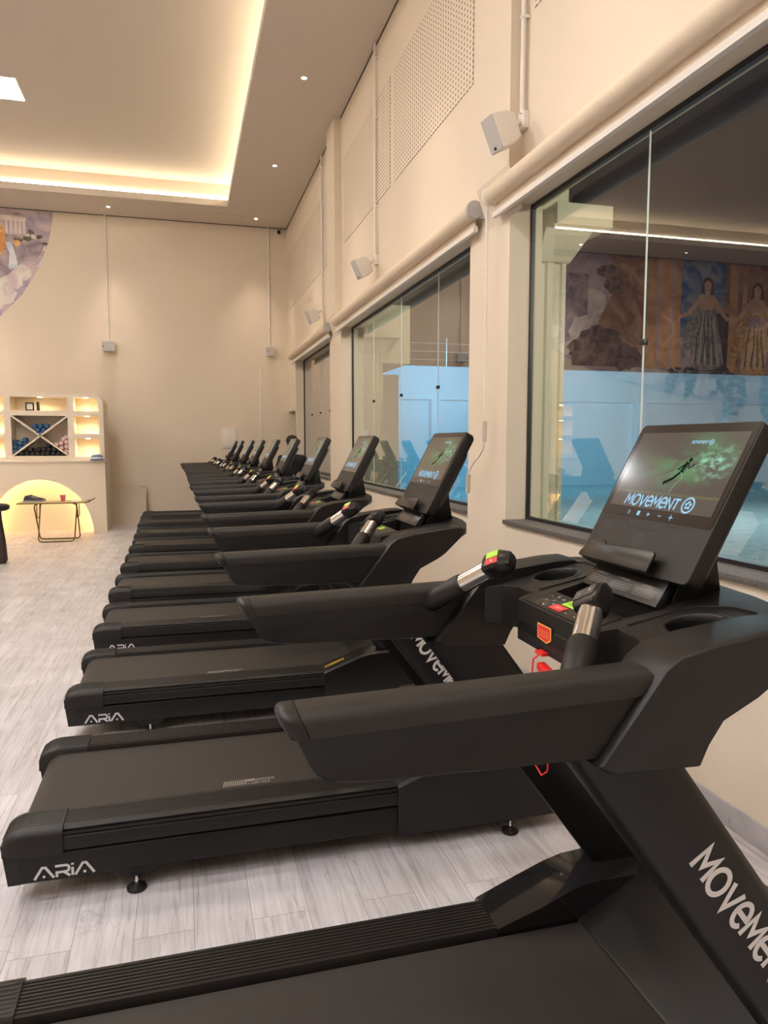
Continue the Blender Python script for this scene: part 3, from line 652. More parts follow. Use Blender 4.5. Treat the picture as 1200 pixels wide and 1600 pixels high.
    q = MB(); q.loft([[K(-0.045, 0.010), K(0.010, 0.010), K(0.010, 0.036), K(-0.045, 0.036)], [K(-0.045, 0.010, .0036), K(0.010, 0.010, .0036), K(0.010, 0.036, .0036), K(-0.045, 0.036, .0036)]]); q.build('stop_key', red_m, kpad, smooth=0)
    q = MB(); lp = [(-0.035, 0.041), (0.024, 0.041), (0.024, 0.058), (0.012, 0.070), (-0.035, 0.070)]
    q.loft([[K(u, v) for u, v in lp], [K(u, v, .0036) for u, v in lp]]); q.build('start_key', green_m, kpad, smooth=0)
    q = MB(); smalltext(q, 'STOP', 0.0085, lambda u, v: K(-0.032 + u, 0.019 + v, .0040)); q.build('stop_text', whiteprint_m, kpad, smooth=0, fix=False)
    q = MB(); smalltext(q, 'START', 0.0085, lambda u, v: K(-0.026 + u, 0.050 + v, .0040)); q.build('start_text', dark_m, kpad, smooth=0, fix=False)
    for (u, v, kind) in ((-0.115, 0.060, 0), (-0.090, 0.066, 1), (-0.100, 0.036, 0), (-0.075, 0.044, 1), (-0.060, 0.062, 2), (-0.072, 0.014, 3), (-0.055, 0.030, 4), (0.030, 0.016, 5), (0.115, 0.060, 1), (0.090, 0.036, 2), (0.07, 0.016, 3)):
        q = MB(); fn = lambda a, b_: K(u + a, v + b_, .0030)
        if kind == 0: stroke(q, [(-.003, -.003), (.003, 0), (-.003, .003)], .0012, fn)
        elif kind == 1: stroke(q, [(-.003, .003), (0, -.002), (.003, .003)], .0012, fn); stroke(q, [(-.003, -.003), (.003, -.003)], .001, fn)
        elif kind == 2: stroke(q, [(-.006, -.003), (0, .003), (.006, -.003)], .0016, fn)
        elif kind == 3: stroke(q, [(-.006, .003), (0, -.003), (.006, .003)], .0016, fn)
        elif kind == 4: stroke(q, [(-.005, 0), (-.001, .003), (.002, -.003), (.006, 0)], .0012, fn)
        else: stroke(q, [(-.005, 0), (.005, 0)], .0014, fn)
        q.build('key_symbol', whiteprint_m, kpad, smooth=0, fix=False)
    # sticker on the apron
    fn = lambda u, v: (0.7858 + (0.0) , -u, 1.200 + v)
    pent = [(-0.034, 0.021), (0.034, 0.021), (0.034, -0.010), (0.012, -0.021), (-0.034, -0.016)]
    q = MB(); q.add([fn(u - 0.02, v) for u, v in pent], [(0, 1, 2, 3, 4)]); stk = q.build('warning_sticker', orange_m, T, smooth=0, fix=False)
    q = MB(); q.add([(fn(u*0.88 - 0.02, v*0.84)[0] - 0.0006, *fn(u*0.88 - 0.02, v*0.84)[1:]) for u, v in pent], [(0, 1, 2, 3, 4)]); q.build('sticker_face', red_m, stk, smooth=0, fix=False)
    q = MB()
    for k in (0.006, 0.0, -0.006): stroke(q, [(-0.044, k), (0.004, k)], 0.0012, lambda u, v: (0.7846, -u, 1.200 + v))
    q.build('sticker_lines', orange_m, stk, smooth=0, fix=False)
    # safety key clip and cord
    q = MB(); q.box(0.772, 0.790, 0.002, 0.040, 1.150, 1.158); ck = q.build('safety_key', redcord_m, T, bevel=0.002)
    q = MB(); q.tube([(0.775, 0.02, 1.152), (0.76, 0.022, 1.14), (0.757, 0.03, 1.05), (0.760, 0.028, 0.93), (0.765, 0.012, 0.885), (0.770, -0.012, 0.868), (0.775, -0.030, 0.885), (0.777, -0.036, 0.95), (0.777, -0.030, 1.06), (0.775, -0.012, 1.115)], 0.0022, 7); q.build('cord', redcord_m, ck, smooth=60)
    q = MB(); q.loft([[(0.765, -0.045, 1.125), (0.765, 0.014, 1.135), (0.765, 0.016, 1.120), (0.765, -0.045, 1.095)], [(0.785, -0.045, 1.125), (0.785, 0.014, 1.135), (0.785, 0.016, 1.120), (0.785, -0.045, 1.095)]])
    q.tube([(0.775, 0.01, 1.115), (0.775, -0.01, 1.100), (0.775, -0.045, 1.088)], 0.006, 8); q.build('clip', redcord_m, ck, bevel=0.002, merge=False)
    # warning plate under the screen
    A = Vector((0.962, 0, 1.290)); up_ = Vector((0.042, 0, 0.052)).normalized(); nn = Vector((-up_.z, 0, up_.x))
    def Pl(u, v, h=0.0): return A + Vector((0, -1, 0))*u + up_*v + nn*h
    q = MB(); q.loft([[Pl(-0.155, 0, h), Pl(0.155, 0, h), Pl(0.145, 0.066, h), Pl(-0.145, 0.066, h)] for h in (-0.02, 0.002)]); wp = q.build('warning_plate', plas2_m, T, bevel=0.002)
    q = MB()
    for u0 in (-0.135, -0.042, 0.052):
        smalltext(q, '! ATENÇÃO !', 0.0058, lambda u, v: Pl(u0 + 0.018 + u, 0.040 + v, 0.0026))
        for r in range(4): stroke(q, [(u0, 0.033 - r*0.006), (u0 + 0.08 - (r % 2)*0.008, 0.033 - r*0.006)], 0.0011, lambda u, v: Pl(u, v, 0.0026))
    q.build('plate_text', dimprint_m, wp, smooth=0, fix=False, merge=False)
    # --- screen
    Bt = Vector((0.990, 0, 1.348)); Tp = Vector((1.175, 0, 1.698)); sv = (Tp - Bt); H = sv.length; sv.normalize(); sn = Vector((-sv.z, 0, sv.x)); W2 = 0.217
    def Sc(u, v, h=0.0): return Bt + Vector((0, -1, 0))*u + sv*v + sn*h           # u right, v up the screen, h out of the screen
    out = [(u, v + H/2) for u, v in rrect(W2, H/2, 0.017)]
    q = MB(); q.loft([[Sc(u*0.955, (v - H/2)*0.96 + H/2, -0.046) for u, v in out], [Sc(u, v, -0.034) for u, v in out], [Sc(u, v, -0.003) for u, v in out], [Sc(u*0.992, (v - H/2)*0.992 + H/2, 0.0) for u, v in out]])
    sc_ = q.build('screen_housing', plas_m, T, smooth=35)
    gl = [(u*0.965, v) for u, v in rrect(W2, 0.130, 0.012)]
    q = MB(); q.loft([[Sc(u, v + H - 0.134, h) for u, v in gl] for h in (-0.001, 0.0012)]); q.build('glass_front', scrglass_m, sc_, smooth=30)
    # picture area with uv
    pu0, pu1, pv0, pv1 = -0.194, 0.194, H - 0.236, H - 0.026
    q = MB(); q.add([Sc(pu0, pv0, 0.0018), Sc(pu1, pv0, 0.0018), Sc(pu1, pv1, 0.0018), Sc(pu0, pv1, 0.0018)], [(0, 1, 2, 3)])
    pic = q.build('picture', pic_m, sc_, smooth=0, fix=False, merge=False)
    uvl = pic.data.uv_layers.new(name='UVMap')
    for li, uvc in zip(pic.data.polygons[0].loop_indices, ((0, 0), (1, 0), (1, 1), (0, 1))): uvl.data[li].uv = uvc
    def logo(mb, cu, cv, r, hgt):
        f2 = lambda u, v: Sc(u, v, hgt)
        stroke(mb, [(cu + r*math.cos(2*math.pi*k/24), cv + r*math.sin(2*math.pi*k/24)) for k in range(25)], r*0.24, f2)
        for k in range(5):
            a = 2*math.pi*k/5 + 0.3; disc(mb, cu + 0.40*r*math.cos(a), cv + 0.40*r*math.sin(a), 0.21*r, f2, 10)
    q = MB(); wdt = letters(q, 'MOVEMENT', 0.0285, 0.17, lambda u, v: Sc(-0.132 + u + v*0.12, pv0 + 0.006 + v, 0.0026), gap=0.17, xs=0.92)
    logo(q, -0.132 + wdt + 0.034, pv0 + 0.021, 0.0185, 0.0026)
    q.build('screen_lettering', lit_m, sc_, smooth=0, fix=False, merge=False); q = MB()
    w3 = letters(q, 'MOVEMENT', 0.0085, 0.16, lambda u, v: Sc(0.015 + u + v*0.15, pv1 - 0.031 + v, 0.0026), gap=0.17, xs=0.86); logo(q, 0.015 + w3 + 0.011, pv1 - 0.027, 0.0065, 0.0026)
    q.build('small_lettering', lit_m, sc_, smooth=0, fix=False, merge=False)
    q = MB(); f2 = lambda u, v: Sc(u, v, 0.0026); zb_ = pv0 - 0.0145
    stroke(q, arc(-0.095, zb_, 0.0045, 0.0045, 120, 420, 12), 0.0013, f2); stroke(q, [(-0.095, zb_), (-0.095, zb_ + 0.006)], 0.0013, f2)
    q.add([f2(-0.061, zb_ - 0.006), f2(-0.050, zb_ - 0.006), f2(-0.050, zb_ + 0.006), f2(-0.061, zb_ + 0.006)], [(0, 1, 2, 3)])
    q.add([f2(-0.020, zb_ - 0.005), f2(-0.010, zb_), f2(-0.020, zb_ + 0.005)], [(0, 1, 2)])
    stroke(q, [(0.021, zb_), (0.033, zb_)], 0.002, f2); stroke(q, [(0.061, zb_), (0.075, zb_)], 0.0022, f2); stroke(q, [(0.068, zb_ - 0.007), (0.068, zb_ + 0.007)], 0.0022, f2)
    q.build('touch_symbols', lit_m, sc_, smooth=0, fix=False, merge=False)
    # running figure of the picture
    q = MB(); f2 = lambda u, v: Sc(0.022 + u*0.066, pv0 + 0.062 + v*0.066, 0.0022)
    disc(q, 0.30, 1.12, 0.085, f2, 12)
    for p, w_ in (([(0.24, 1.02), (0.10, 0.62)], 0.22), ([(0.22, 0.98), (0.02, 0.86), (-0.16, 0.70)], 0.075), ([(0.26, 0.98), (0.40, 0.80), (0.60, 0.95)], 0.075), ([(0.06, 0.62), (-0.22, 0.34), (-0.55, 0.18), (-0.62, 0.10)], 0.11)): stroke(q, p, w_, f2)
    q.build('runner_body', runner_m, sc_, smooth=0, fix=False, merge=False)
    q = MB(); f3 = lambda u, v: Sc(0.022 + u*0.066, pv0 + 0.062 + v*0.066, 0.0024)
    stroke(q, [(0.10, 0.60), (0.30, 0.40), (0.06, 0.12), (-0.02, -0.22)], 0.035, f3); stroke(q, [(0.36, 0.82), (0.52, 0.92)], 0.03, f3); stroke(q, [(0.30, 0.95), (0.16, 0.66)], 0.02, f3)
    q.build('runner_outline', runner2_m, sc_, smooth=0, fix=False, merge=False)
    # lower bezel: seam, round charging mark, phone ledge
    q = MB(); vv = H - 0.272
    stroke(q, [(-0.190, 0.05), (-0.200, 0.085), (-0.190, vv), (-0.088, vv), (-0.070, vv - 0.016), (0.050, vv - 0.016), (0.068, vv), (0.165, vv)], 0.0016, lambda u, v: Sc(u, v, 0.0006))
    q.build('seam', dark_m, sc_, smooth=0, fix=False, merge=False)
    q = MB(); stroke(q, [(-0.012 + 0.018*math.cos(2*math.pi*k/24), vv - 0.047 + 0.018*math.sin(2*math.pi*k/24)) for k in range(25)], 0.0012, lambda u, v: Sc(u, v, 0.0006))
    stroke(q, [(-0.012 + 0.012*math.cos(2*math.pi*k/24), vv - 0.047 + 0.012*math.sin(2*math.pi*k/24)) for k in range(25)], 0.0008, lambda u, v: Sc(u, v, 0.0006)); stroke(q, [(-0.015, vv - 0.052), (-0.010, vv - 0.046), (-0.013, vv - 0.044), (-0.008, vv - 0.039)], 0.0014, lambda u, v: Sc(u, v, 0.0006))
    for k in range(3): stroke(q, [(-0.165 + 0.006*math.cos(2*math.pi*i/10) + 0.009*(k % 2), vv - 0.022 + 0.008*(k > 1) + 0.004*math.sin(2*math.pi*i/10)) for i in range(11)], 0.0008, lambda u, v: Sc(u, v, 0.0006))
    q.build('bezel_mark', faint_m, sc_, smooth=0, fix=False, merge=False)
    lp = [(-0.185, 0.004), (-0.185, 0.012), (-0.155, 0.046), (-0.105, 0.056), (-0.088, 0.043), (0.098, 0.053), (0.106, 0.047), (0.106, 0.000)]
    q = MB(); q.loft([[Sc(u, v, h) for u, v in lp] for h in (0.020, 0.026)]); q.loft([[Sc(-0.185, 0.000, 0.0), Sc(0.106, 0.000, 0.0), Sc(0.106, 0.000, 0.026), Sc(-0.185, 0.0, 0.026)], [Sc(-0.185, 0.006, 0.0), Sc(0.106, 0.006, 0.0), Sc(0.106, 0.006, 0.026), Sc(-0.185, 0.006, 0.026)]])
    q.build('phone_ledge', plas2_m, sc_, bevel=0.0015, merge=False)
    # rear cover and neck
    rc = [(u*0.80, (v - H/2)*0.78 + H*0.42) for u, v in out]
    q = MB(); q.loft([[Sc(u, v, -0.046) for u, v in rc], [Sc(u, v, -0.062) for u, v in rc], [Sc(u*0.94, (v - H*0.42)*0.94 + H*0.42, -0.070) for u, v in rc]]); q.build('rear_cover', plas2_m, T, smooth=35)
    q = MB(); q.prism_xz([(1.000, 1.292), (1.045, 1.375), (1.115, 1.500), (1.085, 1.46), (1.098, 1.41), (1.112, 1.31)] if False else [(1.005, 1.290), (1.035, 1.365), (1.110, 1.505), (1.118, 1.46), (1.120, 1.40), (1.135, 1.315)], -0.15, 0.15); q.build('screen_neck', paint_m, T, bevel=0.004)
    return T

tread = make_treadmill()
YC = [1.52, 3.17, 4.70, 6.18, 7.66, 9.17, 10.72, 12.13, 13.70, 15.06]
XO = [0.030, 0.007, -0.005, -0.022, -0.045, -0.055, -0.065, -0.085, -0.12, -0.14]
ORD = ['nearest the camera, first of the row beneath the window wall', 'second from the camera in the row', 'third from the camera in the row', 'fourth from the camera in the row', 'fifth from the camera in the row', 'sixth from the camera in the row', 'seventh from the camera in the row', 'third from the back wall in the row', 'second from the back wall in the row', 'farthest away, last of the row before the back wall']
for i in range(10):
    o = tread if i == 0 else copy_tree(tread)
    o.location = (XO[i], YC[i], 0)
    tag(o, 'black treadmill with tilted screen, ' + ORD[i], 'treadmill', 'treadmills lined up along the windows')
# ================================================================== ON THE WINDOW WALL
# roller blinds
for k, (a, b) in enumerate(WIN):
    y0, y1 = a - 0.02, b + (0.16, 0.06, 0.12)[k]
    if k > 0: y0 = a - 0.30
    if k == 2: y0 = a - 0.28
    r = empty('roller_blind', (WX, (y0 + y1)/2, 3.3)); m_ = (y0 + y1)/2
    MB().tube([(-0.085, y0 - m_ + 0.05, 0.09), (-0.085, y1 - m_ - 0.05, 0.09)], 0.062, 20).build('roller', blind_m, r, smooth=50)
    MB().box(-0.060, -0.054, y0 - m_ + 0.06, y1 - m_ - 0.06, -0.03, 0.06).build('fabric', blind_m, r, smooth=0)
    MB().prism_xz([(-0.080, -0.062), (-0.082, -0.03), (-0.070, -0.018), (-0.048, -0.018), (-0.042, -0.05), (-0.050, -0.064)], y0 - m_ + 0.04, y1 - m_ - 0.04).build('bottom_bar', white_m, r, smooth=30)
    for yy in (y0 - m_, y1 - m_ - 0.045):
        q = MB(); q.lathe([(0.064, yy), (0.066, yy + 0.006), (0.066, yy + 0.04), (0.064, yy + 0.045)], (-0.085, 0, 0.09), 20, 'y'); q.box(-0.04, 0, yy + 0.004, yy + 0.04, 0.03, 0.155); q.build('end_bracket', white_m if yy > 0 else grey_m, r, merge=False)
    tag(r, ('rolled-up beige blind over the nearest window', 'rolled-up beige blind over the middle window', 'rolled-up beige blind over the farthest window')[k], 'blind')
# crank rod hanging by the pier
r = empty('blind_crank', (2.15, 5.02, 1.0))
q = MB(); q.tube([(-0.01, 0, 2.33), (-0.005, 0.01, 2.20), (0.0, 0.02, 2.0), (0.005, 0.03, 0.80)], 0.008, 8); q.build('rod', white_m, r, smooth=60)
q = MB(); q.tube([(0.005, 0.03, 0.81), (0.005, 0.03, 0.66)], 0.0165, 10); q.build('upper_handle', handle_m, r, smooth=60)
q = MB(); q.tube([(0.005, 0.03, 0.67), (0.004, 0.04, 0.62), (-0.004, 0.09, 0.56), (-0.012, 0.20, 0.50), (-0.022, 0.255, 0.44), (-0.024, 0.265, 0.38)], 0.009, 8); q.build('crank_arm', white_m, r, smooth=60)
q = MB(); q.tube([(-0.024, 0.265, 0.41), (-0.026, 0.27, 0.265)], 0.0175, 10); q.build('lower_handle', handle_m, r, smooth=60)
tag(r, 'white blind crank hanging on the pier between the two nearer windows', 'crank')
# speakers and their conduits
def speaker(loc, rz, tilt, label, group=None):
    r = empty('wall_speaker', loc, 0); 
    M = Matrix.Rotation(rz, 3, 'Z') @ Matrix.Rotation(tilt, 3, 'Y')     # local -x is the front
    def tf(mb): mb.v = [tuple(M @ (Vector(p) * 0.88)) for p in mb.v]; return mb
    q = MB(); q.loft([[(0.10, y*0.70, z*0.74) for y, z in rrect(0.085, 0.125, 0.03)], [(0.03, y*0.95, z*0.95) for y, z in rrect(0.085, 0.125, 0.02)], [(-0.095, y, z) for y, z in rrect(0.085, 0.125, 0.012)]])
    tf(q).build('speaker_box', white_m, r, smooth=40)
    q = MB(); q.loft([[(-0.0945, y*0.97, z*0.97) for y, z in rrect(0.085, 0.125, 0.012)], [(-0.102, y*0.94, z*0.95) for y, z in rrect(0.085, 0.125, 0.012)]]); g_ = tf(q).build('grille', grey_m, r, smooth=40)
    q = MB(); q.box(-0.1035, -0.1018, -0.008, 0.022, -0.108, -0.088); tf(q).build('badge', dark_m, r)
    return r
for (y, lab) in ((4.58, 'white wall speaker beside the nearest window'), (8.40, 'white wall speaker above the middle window'), (11.72, 'white wall speaker above the farthest window')):
    r = speaker((2.045, y - 0.02, 3.655), math.radians(6), math.radians(-24), lab)
    q = MB(); q.tube([(0.07, 0.05, 0.03), (0.125, 0.06, 0.08), (0.16, 0.06, 0.10)], 0.017, 10); q.box(0.155, WX - 2.045, 0.02, 0.10, 0.05, 0.16); q.build('bracket', white_m, r, bevel=0.004, merge=False)
    tag(r, lab, 'speaker')
    c_ = empty('cable_conduit', (2.205, y + 0.03, 3.78))
    MB().tube([(0, 0, 0.02), (0, 0, CZ - 3.785)], 0.016, 10).build('conduit_pipe', white_m, c_, smooth=60)
    for z in (0.62, 1.55, 2.2): MB().box(-0.019, 0.035, -0.022, 0.022, z - 0.01, z + 0.01).build('pipe_clip', white_m, c_, bevel=0.003)
    tag(c_, lab.replace('white wall speaker', 'white conduit pipe over the speaker'), 'conduit')
for (x, y, lab, w2) in ((-1.37, YB, 'white speaker box on the back wall near the mural', 0.13), (1.85, YB, 'white speaker box on the back wall in the right corner', 0.085)):
    r = empty('wall_speaker', (x, YB - 0.13, 3.58))
    q = MB(); q.loft([[(u, -0.06 + 0.02, v) for u, v in rrect(w2, 0.10, 0.02)], [(u*0.96, 0.10, v*0.9) for u, v in rrect(w2, 0.10, 0.02)]]); q.build('speaker_box', white_m, r, smooth=40)
    q = MB(); q.loft([[(u*0.95, -0.040, v*0.92) for u, v in rrect(w2, 0.10, 0.02)], [(u*0.92, -0.050, v*0.88) for u, v in rrect(w2, 0.10, 0.02)]]); q.build('grille', grey_m, r, smooth=40)
    q = MB(); q.box(-0.02, 0.02, 0.09, 0.13, -0.04, 0.04); q.build('bracket', white_m, r)
    q = MB(); q.box(-w2*0.8, -w2*0.62, -0.053, -0.047, -0.02, 0.0); q.build('badge', dark_m, r)
    tag(r, lab, 'speaker')
    c_ = empty('cable_conduit', (x, YB - 0.02, 3.69))
    MB().tube([(0, 0, -0.03), (0, 0, CZ - 3.69)], 0.018, 10).build('conduit_pipe', white_m, c_, smooth=60)
    for z in (0.4, 2.0): MB().box(-0.024, 0.024, -0.022, 0.02, z - 0.01, z + 0.01).build('pipe_clip', white_m, c_, bevel=0.003)
    tag(c_, lab.replace('speaker box on', 'conduit running down'), 'conduit')
# perforated boards
for (y0, y1, lab) in ((0.4, 4.52, 'perforated acoustic board high over the nearest window'), (5.55, 7.73, 'perforated acoustic board over the middle window, near half'), (7.90, 10.23, 'perforated acoustic board over the middle window, far half'), (11.38, 13.43, 'perforated acoustic board over the farthest window'), (13.50, 15.75, 'perforated acoustic board high by the far corner')):
    o = MB().box(WX - 0.006, WX - 0.001, y0, y1, 4.41, 5.56).build('perforated_board', dots_m, smooth=0); tag(o, lab, 'acoustic board', 'perforated boards on the window wall')
# dome camera in the corner, ceiling hatch, switch box, cable trunk, sign
r = empty('security_camera', (2.07, YB - 0.02, CZ - 0.09))
MB().lathe([(0.05, 0.02), (0.05, -0.03), (0.04, -0.045)], (0, 0, 0), 18, 'y').build('camera_base', white_m, r); MB().ball((0, -0.05, -0.005), 0.042).build('lens_dome', gloss_m, r)
tag(r, 'small white camera with black dome in the far ceiling corner', 'camera')
tag(MB().box(0.73, 1.30, 15.25, 15.88, CZ - 0.008, CZ).build('ceiling_hatch', ceil_m, bevel=0.002), 'flat square hatch in the ceiling over the back wall', 'hatch')
r = empty('switch_box', (0.965, YB, 1.75)); MB().box(-0.165, 0.165, -0.025, 0, -0.205, 0.205).build('box_frame', white_m, r, bevel=0.004); MB().box(-0.142, 0.142, -0.0285, -0.02, -0.182, 0.182).build('box_gap', handle_m, r); MB().box(-0.135, 0.135, -0.034, -0.02, -0.175, 0.175).build('box_door', white_m, r, bevel=0.004)
tag(r, 'white electrical box on the back wall behind the treadmills', 'electrical box')
tag(MB().box(1.625, 1.65, YB - 0.014, YB, 0.105, 3.2).build('cable_channel', white_m, bevel=0.002), 'thin white cable channel running up the back wall', 'cable channel')
r = empty('fire_sign', (WX - 0.001, 14.925, 1.78)); MB().box(-0.004, 0, -0.035, 0.035, -0.14, 0.14).build('sign_plate', red_m, r); 
q = MB()
for k, z in enumerate((0.09, 0.05, -0.02, -0.06, -0.10)): stroke(q, [(-0.022, z), (0.022 - 0.008*(k % 2), z)], 0.016, lambda u, v: (-0.0048, -u, v))
q.build('sign_print', whiteprint_m, r, smooth=0, fix=False, merge=False)
tag(r, 'narrow red and white sign on the jamb by the far window', 'sign')
# extinguisher seen through the farthest window
r = empty('fire_extinguisher', (2.80, 14.55, 1.05))
exm = mat('faded_red', (0.50, 0.20, 0.14), 0.4)
MB().lathe([(0.01, 0.0), (0.075, 0.01), (0.08, 0.03), (0.08, 0.36), (0.06, 0.41), (0.028, 0.435), (0.026, 0.47)], n=20).build('cylinder', exm, r)
MB().tube([(-0.11, 0, 0.62), (-0.05, 0, 0.53), (0, 0, 0.49)], 0.012, 8).build('lever', steel_m, r, smooth=60); MB().tube([(0.07, 0, 0.60), (0.03, 0, 0.53), (0, 0, 0.47)], 0.012, 8).build('carry_handle', steel_m, r, smooth=60)
MB().tube([(0, 0, 0.48), (0.10, 0, 0.50), (0.125, 0, 0.40), (0.10, 0, 0.15)], 0.011, 8).build('hose', dark_m, r, smooth=60)
MB().box(-0.05, 0.05, 0.05, 0.12, 0.02, 0.06).build('wall_hook', steel_m, r)
tag(r, 'pale red fire extinguisher outside the farthest window', 'fire extinguisher')
# ================================================================== BACK WALL: MURAL
def paint(name, c1, c2, scale=3.0, dist=1.5):
    m = bpy.data.materials.new(name); m.use_nodes = True; nt = m.node_tree; N = nt.nodes.new; L = nt.links; b = nt.nodes['Principled BSDF']
    tc = N('ShaderNodeTexCoord'); n = N('ShaderNodeTexNoise'); n.inputs['Scale'].default_value = scale; n.inputs['Detail'].default_value = 7; n.inputs['Distortion'].default_value = dist; L.new(tc.outputs['Object'], n.inputs['Vector'])
    cr = N('ShaderNodeValToRGB'); cr.color_ramp.elements[0].position = 0.36; c1 = tuple(min(0.85, c * 1.3) for c in c1); c2 = tuple(min(0.85, c * 1.3) for c in c2); cr.color_ramp.elements[0].color = (*c1, 1); cr.color_ramp.elements[1].position = 0.64; cr.color_ramp.elements[1].color = (*c2, 1)
    L.new(n.outputs['Fac'], cr.inputs[0]); L.new(cr.outputs[0], b.inputs['Base Color']); b.inputs['Roughness'].default_value = 0.7
    return m
P_sky = paint('painted_sky', (0.30, 0.25, 0.33), (0.50, 0.40, 0.40), 2.0)
P_blue = paint('painted_blue_sky', (0.06, 0.12, 0.30), (0.34, 0.36, 0.42), 1.6)
P_cloud = paint('painted_cloud', (0.52, 0.42, 0.44), (0.78, 0.64, 0.55), 2.6)
P_rock = paint('painted_rock', (0.11, 0.07, 0.06), (0.30, 0.20, 0.17), 3.2)
P_ruin = paint('painted_ruin', (0.24, 0.12, 0.07), (0.48, 0.30, 0.19), 1.6)
P_stone = paint('painted_stone', (0.22, 0.17, 0.20), (0.40, 0.33, 0.34), 3.0)
P_stonel = paint('painted_light_stone', (0.55, 0.45, 0.42), (0.66, 0.55, 0.50), 3.0)
P_col = paint('painted_column', (0.42, 0.22, 0.10), (0.62, 0.38, 0.20), 2.0)
P_water = paint('painted_water', (0.42, 0.45, 0.55), (0.62, 0.62, 0.66), 4.0)
P_leaf = paint('painted_leaf', (0.05, 0.045, 0.03), (0.16, 0.13, 0.08), 6.0)
P_gown = paint('painted_gown', (0.15, 0.15, 0.15), (0.42, 0.38, 0.35), 3.4, 3.0)
P_gold = paint('painted_gold_cloth', (0.40, 0.20, 0.06), (0.62, 0.42, 0.20), 3.4, 3.0)
P_viol = paint('painted_violet_cloth', (0.24, 0.16, 0.24), (0.46, 0.34, 0.38), 3.4, 3.0)
P_skin = paint('painted_skin', (0.50, 0.30, 0.20), (0.66, 0.45, 0.32), 2.0)
P_hair = paint('painted_hair', (0.10, 0.05, 0.03), (0.22, 0.12, 0.06), 8.0)
P_orange = paint('painted_orange', (0.50, 0.22, 0.06), (0.70, 0.40, 0.16), 4.0)
P_fold = paint('painted_light_fold', (0.46, 0.42, 0.38), (0.62, 0.56, 0.50), 5.0)
P_foldd = paint('painted_dark_fold', (0.07, 0.06, 0.06), (0.17, 0.14, 0.13), 5.0)
P_dark = paint('painted_shade', (0.06, 0.05, 0.06), (0.17, 0.10, 0.07), 2.0)
mur = empty('wall_mural', (-7, YB, 4.0))
layer = [0]
def area(name, m, polys, k=1):
    q = MB()
    for p in polys:
        layer[0] += 1; y = -0.001 - 0.00012 * layer[0]
        tri = tessellate_polygon([[Vector((x, z, 0)) for x, z in p]])
        q.add([(x + 7, y, z - 4.0) for x, z in p], [tuple(t) for t in tri])
    o = q.build(name, m, mur, smooth=0, fix=False, merge=False)
    bm = bmesh.new(); bm.from_mesh(o.data)
    for f in bm.faces:
        if f.normal.y > 0: f.normal_flip()
    bm.to_mesh(o.data); bm.free(); return o
ZT = CZ - 0.015
edge = [(-2.31, ZT), (-2.36, 5.8), (-2.43, 5.52), (-2.62, 5.04), (-2.93, 4.53), (-3.35, 4.08), (-3.9, 3.75), (-4.6, 3.45), (-5.4, 3.20), (-6.4, 2.95), (-7.6, 2.78), (-9.0, 2.66), (-12.4, 2.5)]
area('painted_sky', P_sky, [edge + [(-12.4, ZT)]])
def wob(cx, cz, rx, rz, n=22, k=0.16): return [(cx + rx*math.cos(2*math.pi*i/n)*(1 + random.uniform(-k, k)), cz + rz*math.sin(2*math.pi*i/n)*(1 + random.uniform(-k, k))) for i in range(n)]
area('painted_clouds', P_cloud, [wob(-2.95, 4.95, 0.20, 0.17), wob(-3.15, 4.75, 0.26, 0.15), wob(-3.35, 4.48, 0.34, 0.20), wob(-2.52, 5.45, 0.05, 0.06), wob(-3.6, 4.30, 0.3, 0.18), wob(-2.75, 5.62, 0.12, 0.07), wob(-4.6, 4.3, 0.5, 0.4), wob(-4.3, 3.9, 0.45, 0.2), wob(-4.7, 5.0, 0.4, 0.35), wob(-6.2, 3.3, 0.8, 0.2), wob(-8.5, 3.05, 1.3, 0.22)])
area('painted_cliff', P_stone, [[(-2.47, 5.52), (-2.66, 5.60), (-2.80, 5.64), (-3.30, 5.66), (-4.6, 5.66), (-4.6, 4.7), (-4.0, 4.55), (-3.5, 4.72), (-3.15, 4.90), (-2.90, 5.15), (-2.62, 5.22), (-2.55, 5.36)]])
area('painted_ruins', P_ruin, [[(-5.15, ZT), (-6.2, ZT), (-6.2, 3.5), (-4.55, 3.5), (-4.9, 4.6), (-5.25, 5.2)], [(-8.45, ZT), (-12.4, ZT), (-12.4, 3.42), (-8.45, 3.42)]])
area('painted_boulders', P_rock, [wob(-5.0, 4.05, 0.62, 0.42), wob(-4.6, 3.85, 0.5, 0.30), wob(-5.6, 3.75, 0.5, 0.32), wob(-5.15, 5.75, 0.32, 0.16), wob(-5.3, 5.45, 0.28, 0.22), [(-4.2, 3.5), (-6.1, 3.5), (-6.2, 3.75), (-4.2, 3.8)]])
area('painted_blue_gap', P_blue, [[(-7.15, ZT), (-8.45, ZT), (-8.45, 4.0), (-7.15, 4.0)]])
area('painted_shadow', P_dark, [[(-8.0, 4.9), (-8.62, 4.9), (-8.62, 3.45), (-7.5, 3.45)], [(-9.0, 4.6), (-9.2, 3.45), (-10.0, 3.45), (-9.9, 4.5)]])
area('painted_columns', P_col, [[(-6.25, ZT), (-6.50, ZT), (-6.52, 3.5), (-6.22, 3.5)], [(-6.62, ZT), (-6.88, ZT), (-6.90, 3.5), (-6.60, 3.5)], [(-6.98, ZT), (-7.18, ZT), (-7.18, 3.5), (-6.96, 3.5)], [(-8.62, ZT), (-8.85, ZT), (-8.87, 3.45), (-8.60, 3.45)], [(-9.0, ZT), (-9.15, ZT), (-9.15, 4.9), (-9.0, 4.9)], [(-10.6, ZT), (-10.9, ZT), (-10.9, 3.4), (-10.6, 3.4)]])
